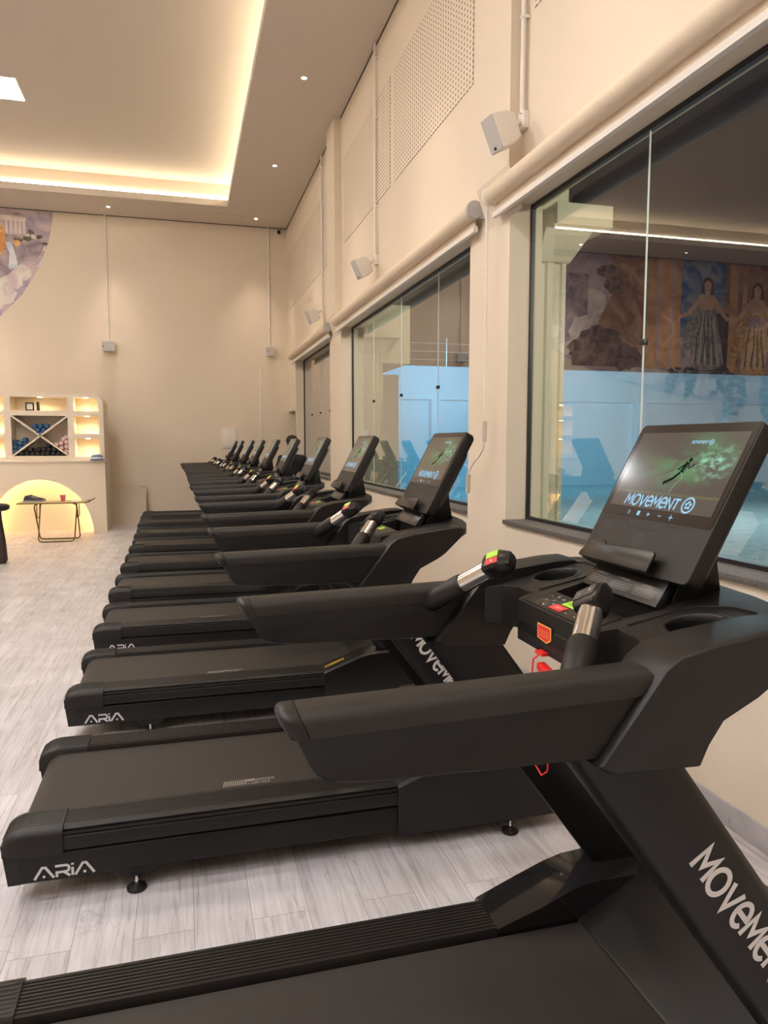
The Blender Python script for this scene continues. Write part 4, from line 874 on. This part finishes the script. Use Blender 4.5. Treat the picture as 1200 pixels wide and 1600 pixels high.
area('painted_temple', P_stonel, [[(-2.80, 5.98), (-3.25, 6.02), (-4.1, 6.05), (-4.1, 5.93), (-3.25, 5.92), (-2.82, 5.90)]] + [[(x, 5.93), (x + 0.035, 5.93), (x + 0.04, 5.68), (x - 0.005, 5.68)] for x in (-2.86, -2.93, -3.01, -3.09, -3.17, -3.30, -3.42, -3.55)])
area('painted_roof', P_stone, [[(-2.74, 6.03), (-3.3, 6.135), (-4.3, 6.13), (-4.3, 6.03), (-3.2, 6.01)]])
area('painted_trees', P_leaf, [wob(-2.73, 5.72, 0.055, 0.05, 14, 0.3), wob(-2.58, 5.64, 0.055, 0.04, 14, 0.3), wob(-2.80, 5.60, 0.07, 0.05, 14, 0.3), wob(-2.95, 5.56, 0.09, 0.04, 14, 0.3), [(-2.735, 5.7), (-2.725, 5.7), (-2.72, 5.58), (-2.74, 5.58)], wob(-2.48, 5.52, 0.05, 0.03, 14, 0.3)])
area('painted_waterfall', P_water, [[(-3.20, 5.52), (-3.08, 5.50), (-3.00, 5.22), (-2.98, 5.02), (-3.15, 5.02), (-3.12, 5.3)], [(-2.50, 5.28), (-2.58, 5.18), (-2.66, 5.06), (-2.60, 5.08)]])
area('painted_autumn_trees', P_orange, [wob(-3.28, 5.55, 0.10, 0.30, 18, 0.2), wob(-2.98, 5.50, 0.06, 0.06), wob(-3.5, 5.2, 0.2, 0.2)])
def lady(x, z, h, gown, flip=1, sash=None):
    f = lambda pts: [(x + flip*a*h, z + b*h) for a, b in pts]
    area('painted_gown', gown, [f([(-0.10, 0.68), (0.10, 0.68), (0.12, 0.55), (0.16, 0.40), (0.20, 0.22), (0.17, 0.02), (0.05, -0.02), (-0.12, 0.0), (-0.24, 0.06), (-0.20, 0.28), (-0.14, 0.48)]), f([(0.05, 0.70), (0.20, 0.60), (0.34, 0.30), (0.30, 0.05), (0.16, 0.30)])])
    area('painted_flesh', P_skin, [f([(-0.10, 0.80), (0.10, 0.80), (0.11, 0.70), (0.06, 0.64), (-0.06, 0.64), (-0.11, 0.70)]), f(wob(0.0, 0.90, 0.045, 0.06, 16, 0.03)), f([(0.09, 0.80), (0.15, 0.72), (0.24, 0.62), (0.36, 0.56), (0.35, 0.53), (0.22, 0.57), (0.11, 0.68)]), f([(-0.09, 0.80), (-0.16, 0.70), (-0.26, 0.58), (-0.40, 0.54), (-0.40, 0.51), (-0.25, 0.53), (-0.11, 0.66)]), f([(-0.03, 0.84), (0.03, 0.84), (0.03, 0.78), (-0.03, 0.78)])])
    area('painted_hair', P_hair, [f([(-0.05, 0.97), (0.0, 0.99), (0.05, 0.97), (0.075, 0.90), (0.085, 0.80), (0.05, 0.82), (0.045, 0.92), (0.0, 0.955), (-0.045, 0.92), (-0.05, 0.82), (-0.085, 0.80), (-0.075, 0.90)])])
    folds = []
    for k in range(9):
        a0 = -0.085 + 0.021*k; a1 = -0.17 + 0.042*k; b0 = 0.60 - 0.02*(k % 3); b1 = 0.05 + 0.03*(k % 2); m_ = (a0 + a1)/2 + 0.02*math.sin(k*2.1)
        folds.append(f([(a0, b0), (a0 + 0.008, b0), (m_ + 0.014, (b0 + b1)/2), (a1 + 0.016, b1), (a1 - 0.004, b1), (m_ - 0.002, (b0 + b1)/2)]))
    area('painted_fold', P_fold, folds[::2]); area('painted_fold', P_foldd, folds[1::2])
    if sash: area('painted_sash', sash, [f([(-0.11, 0.60), (0.11, 0.62), (0.13, 0.52), (-0.13, 0.50)])])
lady(-7.95, 3.50, 2.30, P_gown, 1)
lady(-9.45, 3.40, 2.35, P_gold, 1, P_viol)
lady(-10.25, 3.40, 2.15, P_viol, -1, P_blue)
lady(-11.3, 3.35, 2.2, P_gown, -1)
vines = []
for (x0, z0, z1) in ((-7.0, 3.5, 2.95), (-7.5, 3.5, 2.85), (-8.35, 3.5, 2.9), (-8.7, 3.5, 2.35), (-9.0, 3.3, 2.6), (-9.9, 3.4, 2.1), (-10.1, 3.3, 2.5), (-10.6, 3.4, 2.4)):
    z = z0
    while z > z1: vines.append(wob(x0 + random.uniform(-0.16, 0.16), z, random.uniform(0.05, 0.15), random.uniform(0.03, 0.06), 9, 0.35)); z -= 0.05
area('painted_vines', P_leaf, vines)
tag(mur, 'large painted classical mural high on the back wall', 'mural')

# ================================================================== BAR UNIT WITH LIT NICHES
CXm, YFr = -2.49, 14.45
bar = empty('shelf_unit', (CXm, YFr, 0))
def archpts(r_x, r_z, cx=0.0, n=36, z0=0.0): return [(cx + r_x*math.cos(math.pi*k/n), z0 + r_z*math.sin(math.pi*k/n)) for k in range(n+1)]
def holed_xz(mb, loops, y0, y1):
    pts = [p for l in loops for p in l]; tri = tessellate_polygon([[Vector((x, z, 0)) for x, z in l] for l in loops]); n = len(pts)
    vs = [(x, y0, z) for x, z in pts] + [(x, y1, z) for x, z in pts]; fs = []
    for t in tri: fs.append(tuple(t)); fs.append(tuple(i + n for i in t[::-1]))
    o = 0
    for l in loops:
        k = len(l)
        for i in range(k): j = (i+1) % k; fs.append((o+i, o+j, o+j+n, o+i+n))
        o += k
    mb.add(vs, fs); return mb
AC, ARX, ARZ = -0.03, 0.90, 0.985
q = MB(); holed_xz(q, [[(-1.105, 0.0), (AC - ARX, 0.0)] + archpts(ARX, ARZ, AC)[::-1][1:-1] + [(AC + ARX, 0.0), (1.105, 0.0), (1.105, 1.30), (-1.105, 1.30)]], 0.0, 0.22)
q.box(-1.105, 1.105, 0.40, 0.93, 0, 1.30); q.box(-1.105, -1.0, 0.2, 0.42, 0, 1.3); q.box(1.0, 1.105, 0.2, 0.42, 0, 1.3); q.box(-1.1, 1.1, 0.2, 0.42, 1.1, 1.3)
q.build('lower_body', shelf_m, bar, smooth=30, merge=False)
MB().box(-1.13, 1.13, -0.03, 0.5, 1.30, 1.335).build('counter_ledge', shelf_m, bar, bevel=0.004)
arc_m = emis('arch_led', (1.0, 0.62, 0.20), ARCH_E)
q = MB(); pth = [(x, 0.245, z) for x, z in archpts(ARX + 0.03, ARZ + 0.03, AC)]; q.tube(pth, 0.014, 6); q.build('arch_light', arc_m, bar, smooth=60)
# upper part with niches
YU = 0.14
def rc_hole(x0, x1, z0, z1, r=0.0, corner=None):
    p = [(x0, z0), (x1, z0)]
    if corner == 'r': p += [(x1 - r + r*math.cos(math.radians(a)), z1 - r + r*math.sin(math.radians(a))) for a in range(0, 91, 15)] + [(x0, z1)]
    elif corner == 'l': p += [(x1, z1)] + [(x0 + r + r*math.cos(math.radians(a)), z1 - r + r*math.sin(math.radians(a))) for a in range(90, 181, 15)]
    else: p += [(x1, z1), (x0, z1)]
    return p
holes = [rc_hole(-0.475, 0.475, 2.235, 2.485), rc_hole(-0.475, 0.475, 1.415, 2.145), rc_hole(0.585, 1.005, 2.235, 2.485, 0.14, 'r'), rc_hole(0.585, 1.01, 1.82, 2.145), rc_hole(0.59, 1.01, 1.40, 1.735), rc_hole(-1.005, -0.585, 2.235, 2.485, 0.14, 'l'), rc_hole(-1.01, -0.585, 1.82, 2.145), rc_hole(-1.01, -0.59, 1.40, 1.735)]
outer = [(-1.095, 1.335), (1.095, 1.335)] + [(1.095 - 0.2 + 0.2*math.cos(math.radians(a)), 2.36 + 0.2*math.sin(math.radians(a))) for a in range(0, 91, 10)] + [(-1.095 + 0.2 + 0.2*math.cos(math.radians(a)), 2.36 + 0.2*math.sin(math.radians(a))) for a in range(90, 181, 10)]
q = MB(); holed_xz(q, [outer] + holes, YU, YU + 0.42); q.build('upper_case', shelf_m, bar, smooth=30, merge=False)
q = MB(); holed_xz(q, [[(x*0.999, z) for x, z in outer]], YU + 0.42, 0.93); q.build('case_back', shelf_m, bar, smooth=30)
xr = MB()
for a, b_ in (((-0.475, 1.415), (0.475, 2.145)), ((-0.475, 2.145), (0.475, 1.415))):
    d = Vector((b_[0]-a[0], b_[1]-a[1])).normalized(); n_ = Vector((-d.y, d.x))*0.014
    pts = [(a[0]+n_.x, a[1]+n_.y), (a[0]-n_.x, a[1]-n_.y), (b_[0]-n_.x, b_[1]-n_.y), (b_[0]+n_.x, b_[1]+n_.y)]
    xr.prism_xz(pts, YU + 0.004, YU + 0.40)
xr.build('cross_divider', shelf_m, bar, smooth=0, merge=False)
nl_m = emis('niche_led', (1.0, 0.80, 0.42), 40.0)
for (x, z) in ((0.0, 2.485), (0.79, 2.485), (0.80, 2.145), (0.80, 1.735), (-0.79, 2.485), (-0.80, 2.145), (-0.80, 1.735)):
    q = MB(); q.lathe([(0.001, -0.006), (0.035, -0.006), (0.04, 0.0)], (x, YU + 0.14, z), 14, caps=False); q.build('niche_lamp', nl_m, bar)
    ld = bpy.data.lights.new('niche_lamp_light', 'SPOT'); ld.energy = NICHE_E; ld.color = (1.0, 0.80, 0.46); ld.spot_size = math.radians(150); ld.spot_blend = 0.8; ld.shadow_soft_size = 0.03
    lo = bpy.data.objects.new('niche_lamp_light', ld); COL.objects.link(lo); lo.parent = bar; lo.location = (x, YU + 0.14, z - 0.012)
tag(bar, 'beige bar counter with lit shelf niches and a glowing arch', 'shelf unit')
# dumbbells lying in the cross rack, ends outwards
def db_mats():
    return {'blue': mat('blue_vinyl', (0.03, 0.09, 0.20), 0.3), 'black': mat('black_vinyl', (0.012, 0.012, 0.014), 0.3), 'pink': mat('pink_vinyl', (0.62, 0.40, 0.40), 0.4)}
DBM = db_mats(); DBP = {}
def make_dumbbell(kind):
    r = empty('dumbbell', (0, 0, 0)); R = 0.042
    for y0 in (0.0, 0.165): MB().lathe([(0.012, y0), (R*0.75, y0), (R, y0 + 0.012), (R, y0 + 0.058), (R*0.75, y0 + 0.07), (0.012, y0 + 0.07)], n=18, axis='y').build('weight_head', DBM[kind], r, smooth=40)
    MB().lathe([(0.014, 0.065), (0.014, 0.17)], n=12, axis='y').build('handle', DBM['black'], r)
    return r
rack = {'upper': ('blue', [(0, 1.815), (-0.05, 1.888), (0.05, 1.888), (-0.10, 1.963), (0.0, 1.963), (0.10, 1.963)], 'blue round-ended dumbbell in the upper wedge of the cross rack', 'blue dumbbells in the upper wedge'),
        'left': ('blue', [(-0.43, 1.495), (-0.345, 1.558), (-0.43, 1.582), (-0.262, 1.622), (-0.35, 1.645), (-0.43, 1.668), (-0.275, 1.708)], 'blue round-ended dumbbell in the left wedge of the cross rack', 'blue dumbbells in the left wedge'),
        'lower': ('black', [(-0.33 + 0.088*k, 1.458) for k in range(9)] + [(-0.05 + 0.088*k, 1.534) for k in range(5)] + [(-0.19, 1.534), (0.12, 1.612)], 'black round-ended dumbbell in the lower wedge of the cross rack', 'black dumbbells in the lower wedge'),
        'right': ('pink', [(0.43, 1.497), (0.345, 1.56), (0.43, 1.583), (0.262, 1.622), (0.345, 1.648), (0.43, 1.67), (0.38, 1.725), (0.435, 1.76)], 'pale pink round-ended dumbbell in the right wedge of the cross rack', 'pink dumbbells in the right wedge')}
for key, (kind, spots, lab, grp) in rack.items():
    p = make_dumbbell(kind)
    for i, (x, z) in enumerate(spots):
        o = p if i == 0 else copy_tree(p)
        o.location = (CXm + x, YFr + YU + 0.05, z); tag(o, lab, 'dumbbell', grp)
r = empty('picture_frame', (CXm - 0.17, YFr + YU + 0.12, 2.236)); MB().box(-0.072, 0.072, -0.012, 0.012, 0, 0.15).build('frame', dark_m, r, bevel=0.003); MB().box(-0.050, 0.050, -0.014, -0.01, 0.022, 0.128).build('print', P_cloud, r); MB().tube([(0.0, 0.01, 0.12), (0.0, 0.07, 0.004)], 0.006, 6).build('easel_leg', dark_m, r)
tag(r, 'small dark picture frame standing in the top niche of the bar', 'picture frame')
r = empty('book', (CXm - 0.035, YFr + YU + 0.10, 2.236)); MB().box(-0.018, 0.018, -0.005, 0.13, 0, 0.165).build('cover', dark_m, r, bevel=0.003); MB().box(-0.014, 0.014, 0.0, 0.132, 0.004, 0.161).build('pages', whiteprint_m, r)
tag(r, 'dark book standing beside the picture frame in the top niche', 'book')
# cap and cloth on the ledge
r = empty('sun_visor', (CXm + 0.965, YFr + 0.05, 1.336)); capb = mat('blue_cloth', (0.13, 0.20, 0.34), 0.8); 
q = MB(); q.lathe([(0.105, 0.0), (0.112, 0.03), (0.100, 0.075), (0.07, 0.10), (0.02, 0.112)], n=22); q.build('crown', capb, r, smooth=60)
q = MB(); br_ = [(0.10*math.cos(math.radians(a)), -0.02 - 0.10*math.sin(math.radians(a))) for a in range(-10, 191, 15)] + [(-0.13*math.cos(math.radians(a)), -0.03 - 0.16*math.sin(math.radians(a))) for a in range(0, 181, 15)]
q.loft([[(x*1.05 + 0.02, y, 0.004) for x, y in br_], [(x*1.05 + 0.02, y, 0.012) for x, y in br_]]); q.build('brim', capb, r, smooth=40)
q = MB(); q.lathe([(0.1125, 0.028), (0.1085, 0.055)], n=22, caps=False); q.build('white_band', whiteprint_m, r, fix=True)
tag(r, 'blue cap with a white band on the right end of the bar ledge', 'cap')
q = MB(); n_ = 10
vs = []; fs = []
for i in range(n_+1):
    for j in range(5): vs.append((CXm + 0.70 + 0.026*i, YFr - 0.01 + 0.035*j, 1.337 + 0.012*abs(math.sin(i*1.3 + j)) + (0.006 if i < 3 else 0)))
for i in range(n_):
    for j in range(4): a = i*5 + j; fs.append((a, a+5, a+6, a+1))
q.add(vs, fs); o = q.build('cloth', white_m, smooth=60); tag(o, 'small pale cloth beside the cap on the bar ledge', 'cloth')
sm = o.modifiers.new('thick', 'SOLIDIFY'); sm.thickness = 0.004; sm.offset = 1
# board leaning on the back wall
r = empty('leaning_board', (-1.085, 15.48, 0))
q = MB(); q.loft([[(-0.35, 0, 0), (0.35, 0, 0), (0.35, 0.018, 0), (-0.35, 0.018, 0)], [(-0.35, 0.40, 0.76), (0.35, 0.40, 0.76), (0.35, 0.418, 0.76), (-0.35, 0.418, 0.76)]]); q.build('board', mat('raw_board', (0.52, 0.435, 0.35), 0.7, noise=0.05, nscale=4), r, smooth=0)
q = MB()
for x in (-0.31, 0.27, 0.32): q.box(x - 0.012, x + 0.012, 0.392, 0.40, 0.735, 0.755)
q.build('tape_mark', plas_m, r, merge=False)
tag(r, 'beige board leaning on the back wall beside the bar', 'board')
# ---- folding table with shoes and cup
tb = empty('folding_table', (-2.06, 13.35, 0))
q = MB(); q.loft([[(x, y, z) for x, y in ((-0.56, -0.25), (0.46, -0.25), (0.46, 0.25), (-0.56, 0.25))] for z in (0.655, 0.672)]); q.build('table_top', tabletop_m, tb, bevel=0.004)
q = MB(); q.tube([(-0.56, -0.25, 0.655), (0.46, -0.25, 0.655), (0.53, -0.25, 0.668), (0.58, -0.25, 0.70)], 0.009, 8); q.tube([(-0.56, 0.25, 0.655), (0.46, 0.25, 0.655), (0.53, 0.25, 0.668), (0.58, 0.25, 0.70)], 0.009, 8); q.tube([(-0.57, -0.25, 0.655), (-0.57, 0.25, 0.655)], 0.011, 8); q.build('top_edge_tube', bronze_m, tb, smooth=60, merge=False)
for nm, (yt, yb, w0) in {'front': (0.20, -0.20, 0.29), 'back': (-0.18, 0.22, 0.33)}.items():
    q = MB(); pts = [(-w0*0.88, yt, 0.60), (-w0*0.88 - 0.01, yt*0.9 + yb*0.1, 0.56)]
    P0 = lambda x, t: (x, yt + (yb - yt)*t, 0.645*(1 - t) + 0.012*t)
    path = [P0(-w0 + 0.06, 0.0), P0(-w0 + 0.015, 0.03), P0(-w0, 0.10), P0(-w0 + 0.01, 0.93), P0(-w0 + 0.03, 0.985), P0(-w0 + 0.08, 1.0), P0(w0 - 0.08, 1.0), P0(w0 - 0.03, 0.985), P0(w0 - 0.01, 0.93), P0(w0, 0.10), P0(w0 - 0.015, 0.03), P0(w0 - 0.06, 0.0)]
    q.tube(path, 0.011, 8); q.build('leg', bronze_m, tb, smooth=60)
for x in (-0.31, 0.31):
    q = MB(); q.tube([(x, -0.05, 0.40), (x, -0.05, 0.62)], 0.008, 6); q.tube([(x + 0.03, 0.05, 0.42), (x + 0.03, 0.05, 0.62)], 0.008, 6); q.tube([(x, -0.05, 0.40), (x + 0.03, 0.05, 0.42)], 0.008, 6); q.build('brace', bronze_m, tb, smooth=60, merge=False)
tag(tb, 'small folding table on bronze tube legs in front of the bar', 'table')
sh_m = mat('dark_mesh_cloth', (0.04, 0.04, 0.05), 0.8, noise=0.5, nscale=40); sole_m = mat('grey_foam', (0.28, 0.28, 0.31), 0.6)
def sneaker(x, y, rz, label):
    r = empty('sneaker', (x, y, 0.672), rz)
    secs = []
    for xx, w_, zt in ((-0.14, 0.030, 0.07), (-0.12, 0.038, 0.105), (-0.07, 0.040, 0.115), (-0.03, 0.041, 0.095), (0.03, 0.044, 0.075), (0.09, 0.046, 0.055), (0.13, 0.036, 0.042), (0.148, 0.015, 0.032)):
        secs.append([(xx, w_*math.cos(math.radians(a)), 0.022 + (zt - 0.022)*max(0, math.sin(math.radians(a)))) for a in range(0, 181, 20)])
    q = MB(); q.loft(secs); q.build('shoe_upper', sh_m, r, smooth=60)
    so = [(-0.15, -0.028), (-0.10, -0.043), (0.02, -0.044), (0.10, -0.049), (0.15, -0.02), (0.15, 0.02), (0.10, 0.049), (0.02, 0.044), (-0.10, 0.043), (-0.15, 0.028)]
    q = MB(); q.loft([[(a*1.02, b*1.04, 0.0) for a, b in so], [(a*1.03, b*1.06, 0.014) for a, b in so], [(a, b, 0.028) for a, b in so]]); q.build('sole', sole_m, r, smooth=40)
    q = MB()
    for k in range(4): q.tube([(-0.01 + 0.025*k, -0.028, 0.086 - 0.012*k), (0.0 + 0.025*k, 0, 0.094 - 0.012*k), (-0.01 + 0.025*k, 0.028, 0.086 - 0.012*k)], 0.004, 6)
    q.build('laces', silver_m, r, smooth=60, merge=False)
    tag(r, label, 'shoe')
sneaker(-2.42, 13.30, math.radians(-8), 'dark running shoe at the left of the folding table, the nearer one of the pair'); sneaker(-2.40, 13.45, math.radians(6), 'dark running shoe behind its twin on the folding table')
r = empty('cup', (-1.96, 13.32, 0.672)); pk = mat('pink_plastic', (0.80, 0.16, 0.24), 0.35)
MB().lathe([(0.030, 0.0), (0.033, 0.004), (0.046, 0.10), (0.049, 0.103), (0.049, 0.107), (0.044, 0.105), (0.031, 0.008), (0.001, 0.006)], n=22, caps=False).build('cup_wall', pk, r); MB().lathe([(0.001, 0.088), (0.0425, 0.0885)], n=22, caps=False).build('drink', sole_m, r)
tag(r, 'pink plastic cup on the folding table', 'cup')
o = MB().box(-1.83, -1.68, 13.22, 13.42, 0.672, 0.676).build('paper_sheet', whiteprint_m, bevel=0.001); tag(o, 'white sheet of paper lying on the folding table', 'paper')
# gym machine at the left edge
r = empty('gym_machine', (-2.635, 11.0, 0)); 
MB().tube([(0.20, 0, 0.0), (0.225, 0, 0.06), (0.215, 0, 0.30), (0.19, 0, 0.60), (0.185, 0, 0.72)], [0.055, 0.06, 0.055, 0.045, 0.045], 12).build('post', mat('brown_black_paint', (0.03, 0.018, 0.014), 0.35), r, smooth=60)
lp = [(-0.25, -0.16, 0.78), (0.15, -0.16, 0.78), (0.24, -0.14, 0.775), (0.285, -0.06, 0.775), (0.285, 0.06, 0.775), (0.24, 0.14, 0.775), (0.15, 0.16, 0.78), (-0.25, 0.16, 0.78)]
q = MB(); q.tube(lp, 0.045, 12); q.build('padded_loop', pad_m, r, smooth=60)
MB().box(-0.3, 0.20, -0.06, 0.06, 0.70, 0.76).build('loop_carrier', plas_m, r, bevel=0.008); MB().tube([(-0.35, -0.3, 0.04), (-0.35, 0.3, 0.04)], 0.04, 10).build('rear_foot', plas_m, r, smooth=60); MB().box(-0.35, 0.2, -0.04, 0.04, 0.02, 0.09).build('floor_bar', plas_m, r, bevel=0.006)
tag(r, 'black gym machine with padded loop and post, cut by the left edge', 'gym machine')

# ================================================================== PERSON behind the treadmills
def skin_body(name, joints, edges, m, parent, root=0, sub=2):
    me = bpy.data.meshes.new(name); me.from_pydata([j[0] for j in joints], edges, []); o = bpy.data.objects.new(name, me); COL.objects.link(o)
    me.materials.append(m)
    o.modifiers.new('skin', 'SKIN'); s_ = o.modifiers.new('sub', 'SUBSURF'); s_.levels = sub; s_.render_levels = sub
    sv_ = me.skin_vertices[0].data
    for i, j in enumerate(joints):
        rr = j[1]; sv_[i].radius = rr if isinstance(rr, tuple) else (rr, rr); sv_[i].use_root = (i == root)
    bpy.context.view_layer.update()
    dg = bpy.context.evaluated_depsgraph_get(); m2 = bpy.data.meshes.new_from_object(o.evaluated_get(dg)); m2.name = name
    bpy.data.objects.remove(o); o = bpy.data.objects.new(name, m2); COL.objects.link(o)
    for p in m2.polygons: p.use_smooth = True
    if parent: o.parent = parent
    return o
pers = empty('person', (1.80, 12.45, 0))     # back to the camera, facing +y
J = [((0, 0, 0.92), (0.15, 0.11)), ((0, 0.01, 1.10), (0.135, 0.10)), ((0, 0.015, 1.28), (0.155, 0.105)), ((0, 0.0, 1.40), (0.12, 0.085)), ((0, 0.01, 1.47), 0.052), ((0, 0.03, 1.53), 0.05),
     ((0.17, 0, 1.375), 0.058), ((0.235, -0.01, 1.20), 0.046), ((0.245, 0.0, 1.08), 0.042), ((0.235, 0.10, 0.95), 0.034), ((0.215, 0.17, 0.88), 0.026), ((0.21, 0.20, 0.845), (0.032, 0.018)),
     ((-0.17, 0, 1.375), 0.058), ((-0.235, -0.01, 1.20), 0.046), ((-0.245, 0.0, 1.08), 0.042), ((-0.22, 0.13, 0.98), 0.034), ((-0.17, 0.24, 0.95), 0.026), ((-0.15, 0.28, 0.94), (0.032, 0.018)),
     ((0.095, 0, 0.85), 0.092), ((0.10, 0.01, 0.50), 0.062), ((0.105, -0.01, 0.28), 0.055), ((0.11, -0.02, 0.08), 0.038), ((0.115, 0.09, 0.035), (0.04, 0.032)), ((0.12, 0.16, 0.028), (0.036, 0.026)),
     ((-0.095, 0, 0.85), 0.092), ((-0.10, 0.01, 0.50), 0.062), ((-0.105, -0.01, 0.28), 0.055), ((-0.11, -0.02, 0.08), 0.038), ((-0.115, 0.09, 0.035), (0.04, 0.032)), ((-0.12, 0.16, 0.028), (0.036, 0.026)),
     ((0, 0.045, 1.60), (0.072, 0.088)), ((0, 0.035, 1.68), (0.076, 0.096))]
E_ = [(0,1),(1,2),(2,3),(3,4),(4,5),(3,6),(6,7),(7,8),(8,9),(9,10),(10,11),(3,12),(12,13),(13,14),(14,15),(15,16),(16,17),(0,18),(18,19),(19,20),(20,21),(21,22),(22,23),(0,24),(24,25),(25,26),(26,27),(27,28),(28,29),(5,30),(30,31)]
# five fingers on each hand, rooted in the palm
for hand, (pi, sgn, dv) in enumerate(((11, 1, Vector((-0.05, 0.35, -0.65))), (17, -1, Vector((0.35, 0.75, -0.25))))):
    base = Vector(J[pi][0]); dv.normalize(); sd = dv.cross(Vector((0, 0, 1))).normalized() if hand else Vector((1, 0, 0))
    for k, (off, L_) in enumerate(((-0.024, 0.060), (-0.008, 0.072), (0.008, 0.068), (0.023, 0.052))):
        b0 = base + sd*off + dv*0.03; b1 = b0 + dv*L_*0.5 + Vector((0, 0.006, -0.004)); b2 = b0 + dv*L_*0.95 + Vector((0, 0.004, -0.016))
        n0 = len(J); J += [(tuple(b0), 0.0095), (tuple(b1), 0.0085), (tuple(b2), 0.0075)]; E_ += [(pi, n0), (n0, n0+1), (n0+1, n0+2)]
    b0 = base - sd*0.034*1.0 + dv*0.0; n0 = len(J); J += [(tuple(b0), 0.011), (tuple(b0 - sd*0.012 + dv*0.035), 0.0095)]; E_ += [(pi, n0), (n0, n0+1)]
body = skin_body('body', J, E_, skin_m, pers)
# facial features on the hidden front of the head
q = MB(); q.loft([[(-0.012, 0.135, 1.60), (0.012, 0.135, 1.60), (0.006, 0.125, 1.645), (-0.006, 0.125, 1.645)], [(-0.008, 0.155, 1.602), (0.008, 0.155, 1.602), (0.003, 0.13, 1.645), (-0.003, 0.13, 1.645)]]); q.build('nose', skin_m, pers, bevel=0.003)
for s in (-1, 1):
    MB().ball((s*0.075, 0.03, 1.625), 0.010, 0.020, 0.032).build('ear', skin_m, pers); MB().ball((s*0.030, 0.122, 1.648), 0.012, 0.008, 0.008).build('eye', whiteprint_m, pers)
MB().ball((0, 0.126, 1.565), 0.024, 0.008, 0.007).build('mouth', red_m, pers)
q = MB(); q.ball((0, 0.018, 1.685), 0.098, 0.112, 0.092, 20, 14); q.ball((0, -0.03, 1.615), 0.080, 0.060, 0.075, 16, 10)
for k in range(60):
    a, b_ = random.uniform(0, 2*math.pi), random.uniform(-0.1, 1.4); q.ball((0.085*math.cos(a)*math.cos(b_), 0.018 + 0.095*math.sin(a)*math.cos(b_) - 0.01, 1.685 + 0.082*math.sin(b_)), 0.022, n=7, m=5)
q.build('hair', hair_m, pers, smooth=60, merge=False)
TS = [((0, 0, 0.86), (0.175, 0.135)), ((0, 0.01, 1.08), (0.16, 0.122)), ((0, 0.015, 1.28), (0.205, 0.155)), ((0, 0.005, 1.395), (0.175, 0.135)), ((0, 0.010, 1.462), (0.088, 0.088)), ((0.175, 0, 1.372), 0.098), ((0.235, -0.01, 1.20), 0.066), ((0.243, -0.004, 1.13), 0.064), ((-0.175, 0, 1.372), 0.098), ((-0.235, -0.01, 1.20), 0.066), ((-0.243, -0.004, 1.13), 0.064)]
skin_body('tee_shirt', TS, [(0,1),(1,2),(2,3),(3,4),(3,5),(5,6),(6,7),(3,8),(8,9),(9,10)], shirt_m, pers)
TR = [((0, 0, 0.93), (0.165, 0.125)), ((0.097, 0, 0.82), 0.108), ((0.10, 0.01, 0.50), 0.080), ((0.108, -0.015, 0.10), 0.062), ((-0.097, 0, 0.82), 0.108), ((-0.10, 0.01, 0.50), 0.080), ((-0.108, -0.015, 0.10), 0.062)]
skin_body('trousers', TR, [(0,1),(1,2),(2,3),(0,4),(4,5),(5,6)], trouser_m, pers)
tag(pers, 'dark-haired person in black tee seen from behind among the far treadmills', 'person')
